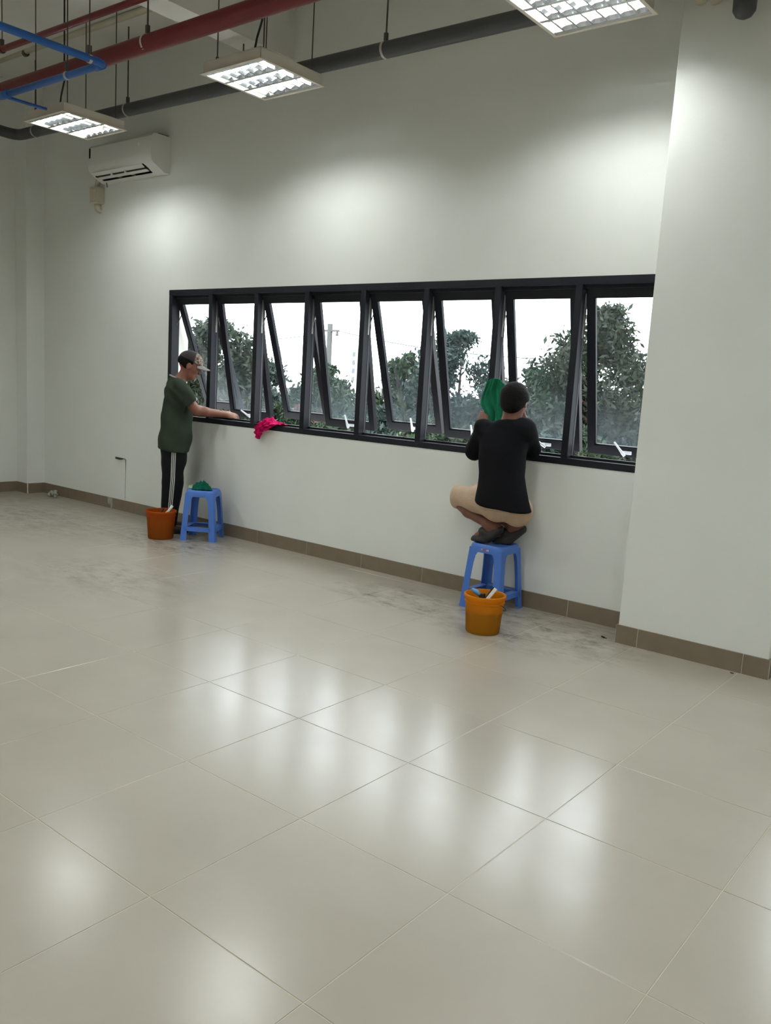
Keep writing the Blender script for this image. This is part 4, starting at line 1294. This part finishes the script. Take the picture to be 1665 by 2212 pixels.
def rows2(add, zlo=None):
    low = lambda z: -0.045 if (add < 0 and z < 0.8) else 0.0
    return [(z - B2[2], cx - B2[0], cy - B2[1], rx + add + low(z), ry + add + low(z)) for (z, cx, cy, rx, ry) in TOR2]
HC2 = W_(0.215, -0.230, 1.378)
HM2 = np.array(rot_z(math.radians(100))) @ np.array(rot_y(math.radians(12)))
feet = (((0.022, -0.250, 0.462), (0.150, -0.222, 0.540), anL), ((0.135, -0.165, 0.462), (0.262, -0.118, 0.545), anR))
def body2(P):
    d = head_sdf(P, HC2, HM2)
    d = smin(d, rc(P, W_(0.205, -0.258, 1.225), W_(0.210, -0.245, 1.330), 0.056, 0.052), 0.03)
    d = smin(d, stack(P, rows2(-0.018), TYAW, 0.05), 0.04)
    for (s_, e_, w_) in ((S2L, E2L, H2L), (S2R, E2R, H2R)):
        d = smin(d, rc(P, s_, e_, 0.052, 0.040), 0.03)
        d = smin(d, rc(P, e_, w_, 0.040, 0.026), 0.02)
    for (h_, k_, a_) in ((hipL, knL, anL), (hipR, knR, anR)):
        d = smin(d, rc(P, h_, k_, 0.088, 0.055), 0.03)
        ks = tuple(np.array(k_) + np.array((-0.012, 0, -0.052)))
        mid = tuple(np.array(ks) * 0.65 + np.array(a_) * 0.35 + np.array((0, 0, -0.006)))
        d = smin(d, rc(P, ks, mid, 0.044, 0.048), 0.02)
        d = smin(d, rc(P, mid, a_, 0.048, 0.034), 0.02)
    for (t_, h_, a_) in feet:
        t_ = np.array(t_) - B2; h_ = np.array(h_) - B2
        ball = t_ + (h_ - t_) * 0.36 + np.array((0, 0, 0.0))
        up = np.array((0, 0, 0.016))
        d = smin(d, rc(P, tuple(t_ + up), tuple(ball + up), 0.020, 0.030), 0.02)
        d = smin(d, rc(P, tuple(ball + up), tuple(h_ + up), 0.030, 0.030), 0.02)
        d = smin(d, rc(P, tuple(h_ + up), a_, 0.030, 0.034), 0.025)
    d = smin(d, hand_sdf(P, H2L, (-0.05, 0.30, 0.9), (0.6, 0.3, 0.0), (0.35, 0.9, 0.1), 0.62, 0.95), 0.012)
    d = smin(d, hand_sdf(P, H2R, (-0.45, 0.10, 0.75), (-0.7, 0.3, -0.2), (-0.2, 0.95, 0.0), 0.5, 0.95), 0.012)
    return d
p2 = sdf_obj('person', body2, (-0.50, -0.30, -0.02), (0.42, 0.26, 1.12), 0.0055, M['skin2'])
p2.location = tuple(B2)
tag(p2, 'person in a black top and beige shorts crouching on a stool at the window', 'person')
def shirt2(P):
    d = stack(P, rows2(0.014), TYAW, 0.014)
    def sleeve(s_, e_, w_, wr):
        e_ = np.array(e_); w_ = np.array(w_)
        end = e_ + (w_ - e_) * wr
        a = smin(rc(P, s_, tuple(e_), 0.073, 0.058), rc(P, tuple(e_), tuple(end + (w_ - e_) * 0.1), 0.058, 0.043), 0.02)
        n = (w_ - e_) / np.linalg.norm(w_ - e_)
        cutd = (P - end.astype(np.float32)) @ n.astype(np.float32)
        near = np.linalg.norm(P - end.astype(np.float32), axis=1) < 0.11
        return np.where(near, smax(a, cutd, 0.004), a)
    d = smin(d, sleeve(S2L, E2L, H2L, 0.86), 0.035)
    d = smin(d, sleeve(S2R, E2R, H2R, 0.86), 0.035)
    d = smax(d, -rc(P, W_(0.207, -0.256, 1.262), W_(0.212, -0.240, 1.36), 0.057, 0.080), 0.008)
    # hem drops from the left side to the right
    hem = (P[:, 2] - (0.728 - B2[2])) + 0.11 * (P[:, 0] - (0.03 - B2[0])) + 0.006 * np.sin(14 * P[:, 0])
    d = smax(d, -hem, 0.006)
    return d + folds(P, 0.0072, 24, 0.6)
sdf_obj('shirt', shirt2, (-0.36, -0.32, 0.18), (0.38, 0.20, 0.90), 0.0065, M['blackshirt'], p2)
def shorts2(P):
    d = stack(P, [(0.625 - B2[2], 0.255 - B2[0], -0.272 - B2[1], 0.105, 0.085), (0.68 - B2[2], 0.245 - B2[0], -0.280 - B2[1], 0.154, 0.122), (0.78 - B2[2], 0.222 - B2[0], -0.285 - B2[1], 0.150, 0.116), (0.84 - B2[2], 0.21 - B2[0], -0.285 - B2[1], 0.112, 0.082)], TYAW, 0.05)
    for (h_, k_) in ((hipL, knL), (hipR, knR)):
        h_ = np.array(h_); k_ = np.array(k_)
        n = (k_ - h_) / np.linalg.norm(k_ - h_)
        l = rc(P, tuple(h_), tuple(k_ + n * 0.005), 0.106, 0.074)
        # cloth falls over the knee and stops above the shin
        l = smin(l, rc(P, tuple(k_ - n * 0.06 + np.array((0, 0, -0.010))), tuple(k_ + n * 0.012 + np.array((0.0, 0, -0.030))), 0.072, 0.066), 0.02)
        d = smin(d, l, 0.022)
    for (k_, a_) in ((knL, anL), (knR, anR)):
        k_ = np.array(k_); a_ = np.array(a_)
        ks = k_ + np.array((-0.012, 0, -0.052)); dr = a_ - ks
        d = smax(d, -rc(P, tuple(ks + dr * 0.16 + np.array((-0.004, 0, -0.012))), tuple(ks + dr * 0.5 + np.array((0, 0, -0.014))), 0.050, 0.054), 0.006)
    return d + folds(P, 0.007, 36, 2.1)
sdf_obj('shorts', shorts2, (-0.48, -0.32, 0.10), (0.36, 0.22, 0.46), 0.0065, M['shorts'], p2)
def hair2(P):
    q = (P - np.array(HC2, np.float32)) @ HM2.astype(np.float32)
    d = ell(q, (-0.012, 0, 0.040), (0.112, 0.094, 0.098))
    d = smin(d, ell(q, (-0.055, 0, -0.020), (0.056, 0.066, 0.058)), 0.03)
    d = smax(d, q[:, 0] - 0.062 + 0.9 * np.maximum(0, 0.045 - q[:, 2]), 0.012)
    d = smax(d, -ell(q, (0.022, 0.09, -0.020), (0.040, 0.04, 0.050)), 0.006)
    d = smax(d, -ell(q, (0.022, -0.09, -0.020), (0.040, 0.04, 0.050)), 0.006)
    return d + 0.0012 * np.sin(80 * q[:, 1] + 25 * np.sin(20 * q[:, 2])) * np.sin(55 * q[:, 2] + 30 * q[:, 0])
sdf_obj('hair', hair2, tuple(np.array(HC2) - 0.15), tuple(np.array(HC2) + 0.17), 0.005, M['hair'], p2)
for (t_, h_, a_) in feet:
    t_ = np.array(t_) - B2; h_ = np.array(h_) - B2
    def sand(P, t_=t_, h_=h_):
        dirv = (h_ - t_) / np.linalg.norm(h_ - t_)
        b0 = t_ - dirv * 0.012; ball = t_ + (h_ - t_) * 0.40 - np.array((0, 0, 0.012)); e = h_ + dirv * 0.025
        flat = b0.copy(); flat[2] = 0.012; ball2 = ball.copy(); ball2[2] = 0.016
        lift = np.array((0, 0, -0.010))
        d = smin(rc(P, tuple(flat), tuple(ball2), 0.030, 0.040), rc(P, tuple(ball2), tuple(e + lift), 0.040, 0.033), 0.02)
        # strap over the instep
        d = smin(d, ell(P, tuple(t_ + (h_ - t_) * 0.38 + np.array((0, 0, 0.022))), (0.040, 0.046, 0.034)), 0.02)
        # foot opening at the heel side
        top = t_ + (h_ - t_) * 0.9 + np.array((0, 0, 0.050))
        d = smax(d, -ell(P, tuple(top), (0.066, 0.036, 0.036)), 0.008)
        return smax(d, 0.001 - P[:, 2], 0.003)
    c = (t_ + h_) / 2
    sdf_obj('sandal', sand, tuple(c - np.array((0.15, 0.10, 0.10))), tuple(c + np.array((0.15, 0.10, 0.12))), 0.005, M['sandal'], p2)

# ------------------------------------------------------------------ small things on floor and wall
M['plaster'] = mat('plaster_crumbs', (176, 172, 158), 0.9, noise=(40, 0.25))
def debris(loc, size, n, seed, label, name='debris'):
    r = random.Random(seed)
    mb = MB()
    for _ in range(n):
        c = Vector((r.gauss(0, size * 0.42), r.gauss(0, size * 0.22), 0))
        s = size * r.uniform(0.14, 0.34)
        bm = bmesh.new(); bmesh.ops.create_icosphere(bm, subdivisions=1, radius=s)
        for v in bm.verts:
            v.co *= r.uniform(0.6, 1.15)
        zz = max(0, (1 - c.length / size)) * size * r.uniform(0.1, 0.9)
        vs = [v.co + c + Vector((0, 0, s * 0.55 + zz)) for v in bm.verts]
        vs = [Vector((p.x, p.y, max(p.z, 0.0))) for p in vs]
        bm.verts.index_update()
        fs = [[v.index for v in f.verts] for f in bm.faces]; bm.free()
        mb.add(vs, fs)
    o = mb.build(name, M['plaster'], None, loc)
    tag(o, label, 'debris')
    return o
debris((-5.55, -0.10, 0.0), 0.085, 26, 3, 'grey clump of plaster rubble against the skirting near the corner')
ps = MB()
r = random.Random(4)
for k in range(9):
    x = -0.035 + k * 0.009
    ps.cbox((x, -0.0145, 0.110 - r.uniform(0.05, 0.115)), (x + 0.0085, -0.0095, 0.113), 0.001)
tag(ps.build('paint_drip', M['plaster'], None, (-4.63, 0, 0)), 'pale paint drips running down the skirting tiles', 'paint drip')
wr = empty('wire_stub', (-4.42, 0, 0.535)); tag(wr, 'dark wire stub poking from the wall left of the standing person', 'wire')
MB().tube([(0.0, 0.005, 0.0), (-0.03, -0.020, 0.0), (-0.085, -0.026, 0.004), (-0.10, -0.02, -0.006)], 0.008, 8, taper=[0.006, 0.011, 0.012, 0.004]).build('insulation', mat('green_black_tape', (44, 58, 50), 0.7), wr, smooth=True)
MB().tube([(0.0, 0.003, 0.0), (0.03, -0.006, 0.004), (0.05, -0.004, -0.005), (0.047, -0.002, -0.12), (0.043, -0.002, -0.42)], 0.003, 6, taper=[0.005, 0.006, 0.005, 0.002, 0.0015]).build('wire', mat('grey_wire', (120, 120, 112), 0.7), wr)
bs = MB()
bs.cbox((-0.018, -0.006, 0), (0.012, 0.006, 0.008), 0.002, Matrix.Rotation(-0.5, 4, 'Z')).cbox((0.018, -0.010, 0), (0.024, -0.002, 0.007), 0.002)
tag(bs.build('burnt_stub', M['blackp'], None, (0.995, -0.27, 0)), 'tiny black stub lying on the floor by the pillar foot', 'debris')
bs = MB().cbox((-0.008, -0.003, 0), (0.008, 0.003, 0.005), 0.001).cbox((-0.012, 0.004, 0), (-0.009, 0.010, 0.004), 0.001)
tag(bs.build('dead_insect', M['blackp'], None, (1.78, -0.34, 0)), 'tiny dead insect on the floor by the pillar skirting', 'debris')

# ------------------------------------------------------------------ outside
M['ground'] = mat('grassy_ground', (44, 50, 36), 0.95, noise=(0.6, 0.35))
GZ = -3.0
tag(MB().box((-260, 3.0, GZ - 0.3), (200, 320, GZ)).build('ground', M['ground']), 'grassy ground outside below the windows', 'ground', kind='structure')
M['bark'] = mat('bark', (70, 60, 50), 0.9, noise=(6, 0.3))
def leaf_mat(name, c1, c2):
    m = bpy.data.materials.new(name); m.use_nodes = True
    nt = m.node_tree; L = nt.links; p = nt.nodes['Principled BSDF']; out = nt.nodes['Material Output']
    p.inputs['Roughness'].default_value = 0.55; p.inputs['Specular IOR Level'].default_value = 0.3
    geo = nt.nodes.new('ShaderNodeNewGeometry')
    r = nt.nodes.new('ShaderNodeValToRGB')
    r.color_ramp.elements[0].color = srgb(*c1); r.color_ramp.elements[1].color = srgb(*c2)
    L.new(geo.outputs['Random Per Island'], r.inputs['Fac']); L.new(r.outputs['Color'], p.inputs['Base Color'])
    t = nt.nodes.new('ShaderNodeBsdfTranslucent'); L.new(r.outputs['Color'], t.inputs['Color'])
    mx = nt.nodes.new('ShaderNodeMixShader'); mx.inputs[0].default_value = 0.3
    L.new(p.outputs[0], mx.inputs[1]); L.new(t.outputs[0], mx.inputs[2]); L.new(mx.outputs[0], out.inputs['Surface'])
    return m
M['leafA'] = leaf_mat('leaf_olive', (22, 30, 22), (52, 62, 46))
M['leafB'] = leaf_mat('leaf_green', (24, 36, 26), (52, 72, 48))
M['leafC'] = leaf_mat('leaf_blue_green', (26, 38, 34), (54, 70, 64))
M['leafF'] = leaf_mat('leaf_far', (26, 38, 30), (54, 70, 56))

def leaves(r, cen, size, droop=0.3):
    n = len(cen)
    d = r.normal(size=(n, 3)); d[:, 2] -= droop * 2; d /= np.linalg.norm(d, axis=1, keepdims=True)
    s = np.cross(d, r.normal(size=(n, 3))); s /= np.linalg.norm(s, axis=1, keepdims=True) + 1e-9
    ln = size * r.uniform(0.7, 1.4, (n, 1)); wd = ln * r.uniform(0.28, 0.42, (n, 1))
    nrm = np.cross(d, s)
    V = np.stack([cen - d * ln * 0.5, cen + s * wd * 0.5 + nrm * ln * 0.05, cen + d * ln * 0.5, cen - s * wd * 0.5 + nrm * ln * 0.05], 1)
    return V.reshape(-1, 3), np.arange(4 * n).reshape(n, 4)

def tree(name, label, base, top, rx, ry, seed, leafm, n=6000, size=0.13, cone=0.0, bottom=None, lumps=26, group=None, droop=0.3, cat='tree', spread=1.0):
    r = np.random.default_rng(seed)
    bx, by = base
    root = empty(name, (bx, by, GZ)); tag(root, label, cat, group)
    zt = top - GZ
    zb = (bottom - GZ) if bottom is not None else zt * 0.25
    # lumps of foliage along branches
    lc, lr = [], []
    for k in range(lumps):
        t = (k + r.uniform(0, 1)) / lumps
        z = zb + (zt - zb) * t
        prof_ = math.sin(math.pi * min(1, (0.18 + 0.82 * t)) ** 0.9) ** 0.6 if not cone else (1 - t) ** 0.75 * 1.05 + 0.08
        a = r.uniform(0, 6.283); q = r.uniform(0.25, 0.95) ** 0.6
        lc.append((q * rx * prof_ * math.cos(a), q * ry * prof_ * math.sin(a), z)); lr.append(r.uniform(0.24, 0.42) * min(rx, ry) * (0.55 + 0.6 * prof_))
    lc = np.array(lc); lr = np.array(lr)
    n = int(n * 2.2); size = size * 1.1
    lc[-1] = (0, 0, zt - 0.12); lr[-1] = min(rx, ry) * 0.16
    k = r.choice(lumps, n, p=lr ** 2 / (lr ** 2).sum())
    v = r.normal(size=(n, 3)); v /= np.linalg.norm(v, axis=1, keepdims=True)
    rad = r.uniform(0.25, 1.0, n) ** 0.45 * (1 + 0.25 * r.normal(size=n) * spread)
    cen = lc[k] + v * (lr[k] * rad)[:, None] * np.array((1, 1, 0.85))
    cen[:, 2] = np.minimum(cen[:, 2], zt + 0.05 * r.normal(size=n))
    V, Q = leaves(r, cen, size, droop)
    o = link('foliage', np_mesh('foliage', V, Q), leafm, root); tag(o, kind='stuff')
    tr = MB().tube([(0, 0, 0), (0.05, 0.03, zb * 0.6), (-0.03, 0, zb + (zt - zb) * 0.45), (0, 0, zt * 0.93)], 0.1, 8, taper=[0.13, 0.11, 0.07, 0.012])
    tr.build('trunk', M['bark'], root, smooth=True)
    for i in range(0, lumps, 2):
        z0 = max(zb * 0.7, lc[i][2] - 0.6 * math.hypot(lc[i][0], lc[i][1]) - 0.2)
        p = Vector(lc[i]); q0 = Vector((0, 0, z0)); mid = q0.lerp(p, 0.55) + Vector((0, 0, -0.06))
        MB().tube([q0, mid, p], 0.02, 5, taper=[0.035, 0.02, 0.008]).build('branch', M['bark'], root)
    return root
G1 = 'trees beyond the window'
tree('tree', 'tall leafy tree outside the left end of the long window', (-13.9, 9.0), 2.78, 1.55, 1.35, 11, M['leafA'], 8500, 0.17, bottom=-1.6, lumps=40, group=G1, droop=0.1, spread=1.2)
tree('tree', 'dark rounded tree behind the tall leafy one', (-24.2, 20.0), 2.35, 1.7, 1.7, 12, M['leafC'], 4500, 0.22, bottom=-2.4, lumps=22, group=G1)
tree('tree', 'low green tree outside below the utility pole', (-17.6, 17.5), 1.95, 1.9, 1.5, 13, M['leafB'], 6000, 0.18, bottom=-2.4, lumps=26, group=G1)
tree('tree', 'slim green tree between pole and bushy tree', (-13.0, 16.0), 2.42, 1.35, 1.2, 14, M['leafB'], 5500, 0.17, bottom=-2.2, lumps=24, group=G1)
tree('tree', 'round bushy blue-green tree behind the green cloth', (-9.75, 14.0), 2.92, 1.65, 1.5, 15, M['leafC'], 9000, 0.16, bottom=-2.2, lumps=34, group=G1)
tree('tree', 'small far tree behind the crouching person', (-10.5, 19.0), 2.15, 1.4, 1.3, 16, M['leafC'], 4000, 0.19, bottom=-2.4, lumps=18, group=G1)
tree('tree', 'tall pointed tree outside near the wide pillar', (-4.95, 12.0), 3.32, 1.85, 1.5, 17, M['leafA'], 12000, 0.135, cone=1.0, bottom=-0.6, lumps=60, group=G1, droop=0.15)
tree('tree', 'spreading tree behind the pointed one', (-7.0, 15.5), 1.75, 2.0, 1.4, 18, M['leafC'], 6000, 0.17, bottom=-2.2, lumps=26, group=G1)
SHR = ((-15.6, 11.0, 0.55, 'leafA', 'olive shrub outside past the foot of the tall leafy tree'), (-13.4, 11.2, 0.85, 'leafB', 'green shrub right behind the tall leafy tree'),
       (-11.6, 11.0, 0.60, 'leafB', 'low green shrub in front of the slim green tree'), (-10.0, 11.4, 0.95, 'leafC', 'blue-green shrub before the round bushy tree'),
       (-8.4, 10.6, 0.8, 'leafB', 'green shrub between the round bushy and the pointed tree'), (-7.0, 10.3, 0.7, 'leafA', 'olive shrub before the spreading tree'),
       (-5.6, 10.0, 0.95, 'leafC', 'blue-green shrub at the foot of the pointed tree'), (-4.2, 10.0, 0.85, 'leafB', 'green shrub at the foot of the pointed tree'),
       (-2.9, 10.4, 1.0, 'leafA', 'olive shrub outside past the pointed tree'))
for i, (x, y, tp_, c, lb) in enumerate(SHR):
    tree('shrub', lb, (x, y), tp_, 1.15, 0.95, 30 + i, M[c], 3600, 0.16, bottom=-2.8, lumps=18, group='shrubs outside the window', cat='shrub')
for i in range(13):
    x = -54 + i * 4.6; y = 34 + 3.0 * math.sin(i * 2.1)
    tree('far_tree', 'tree standing in the far treeline behind the pole', (x, y), 1.75 + 0.35 * math.sin(i * 1.7 + 1), 2.9, 1.8, 50 + i, M['leafF'], 2200, 0.34, bottom=-2.6, lumps=14, group='trees of the far treeline')
# utility pole and its wires
M['concrete'] = mat('pole_concrete', (90, 89, 86), 0.85, noise=(3, 0.1))
po = empty('utility_pole', (-21.95, 22.0, GZ)); tag(po, 'concrete utility pole outside with wires and insulators', 'pole')
PT = 3.80 - GZ
MB().tube([(0, 0, 0), (0, 0, PT)], 0.12, 6, taper=[0.17, 0.115]).build('shaft', M['concrete'], po)
MB().box((-0.45, -0.05, PT - 0.32), (0.50, 0.05, PT - 0.25)).build('crossarm', M['concrete'], po)
for x in (-0.40, 0.42):
    MB().lathe([(0, 0), (0.05, 0), (0.07, 0.06), (0.04, 0.1), (0.06, 0.15), (0, 0.2)], 10, (x, 0, PT - 0.50)).build('insulator', M['concrete'], po, smooth=True)
def wire(name, a, c, sag, label):
    a = Vector(a); c = Vector(c)
    pts = [a.lerp(c, t) - Vector((0, 0, sag * 4 * t * (1 - t))) for t in np.linspace(0, 1, 15)]
    tag(MB().tube([p - a for p in pts], 0.016, 5).build(name, M['cable2'], None, tuple(a)), label, 'wire', 'wires on the utility pole')
M['cable2'] = mat('grey_wire_cover', (70, 72, 78), 0.7)
wire('power_line', (-22.35, 22.0, 3.38), (-36.0, 22.6, 3.0), 0.25, 'overhead wire running from the pole towards the tall leafy tree')
wire('power_line', (-21.5, 22.0, 3.52), (-9.0, 21.0, 2.6), 0.3, 'overhead wire running from the pole towards the bushy tree')
# far pale buildings
M['farb'] = mat('far_pale_concrete', (166, 166, 162), 0.9)
M['farw'] = mat('far_window', (110, 114, 118), 0.6)
def tower(x, y, w, d, top, label, floors=5, cols=4):
    root = empty('far_building', (x, y, GZ)); tag(root, label, 'building', 'far buildings')
    MB().box((-w / 2, -d / 2, 0), (w / 2, d / 2, top - GZ)).build('block', M['farb'], root)
    hh = top - GZ
    for i in range(floors):
        for j in range(cols):
            z = hh - (i + 1) * 1.1; xx = -w / 2 + (j + 0.5) * w / cols
            MB().box((xx - w / cols * 0.3, -d / 2 - 0.04, z), (xx + w / cols * 0.3, -d / 2 + 0.02, z + 0.6)).build('window', M['farw'], root)
    MB().tube([(w * 0.1, 0, hh), (w * 0.1, 0, hh + 1.6)], 0.05, 5).build('mast', M['farb'], root)
    return root
tower(-48.6, 60.5, 1.9, 2, 3.6, 'far pale block of flats beyond the slim green tree')
tower(-46.8, 62.5, 1.6, 2, 3.9, 'taller far pale block beside the flats')
tower(-85.0, 80.0, 0.6, 0.6, 5.2, 'far slender pale tower on the skyline', 4, 2)
tower(-72.5, 82.0, 0.5, 0.5, 5.8, 'second far slender tower nearer the pole', 4, 2)
rw = MB().box((-23.0, 21.0, GZ), (-19.2, 21.2, 0.30))
tag(rw.build('boundary_wall', mat('faded_red_wall', (104, 62, 62), 0.9, noise=(2, 0.2))), 'faded red boundary wall outside behind the low trees', 'wall')
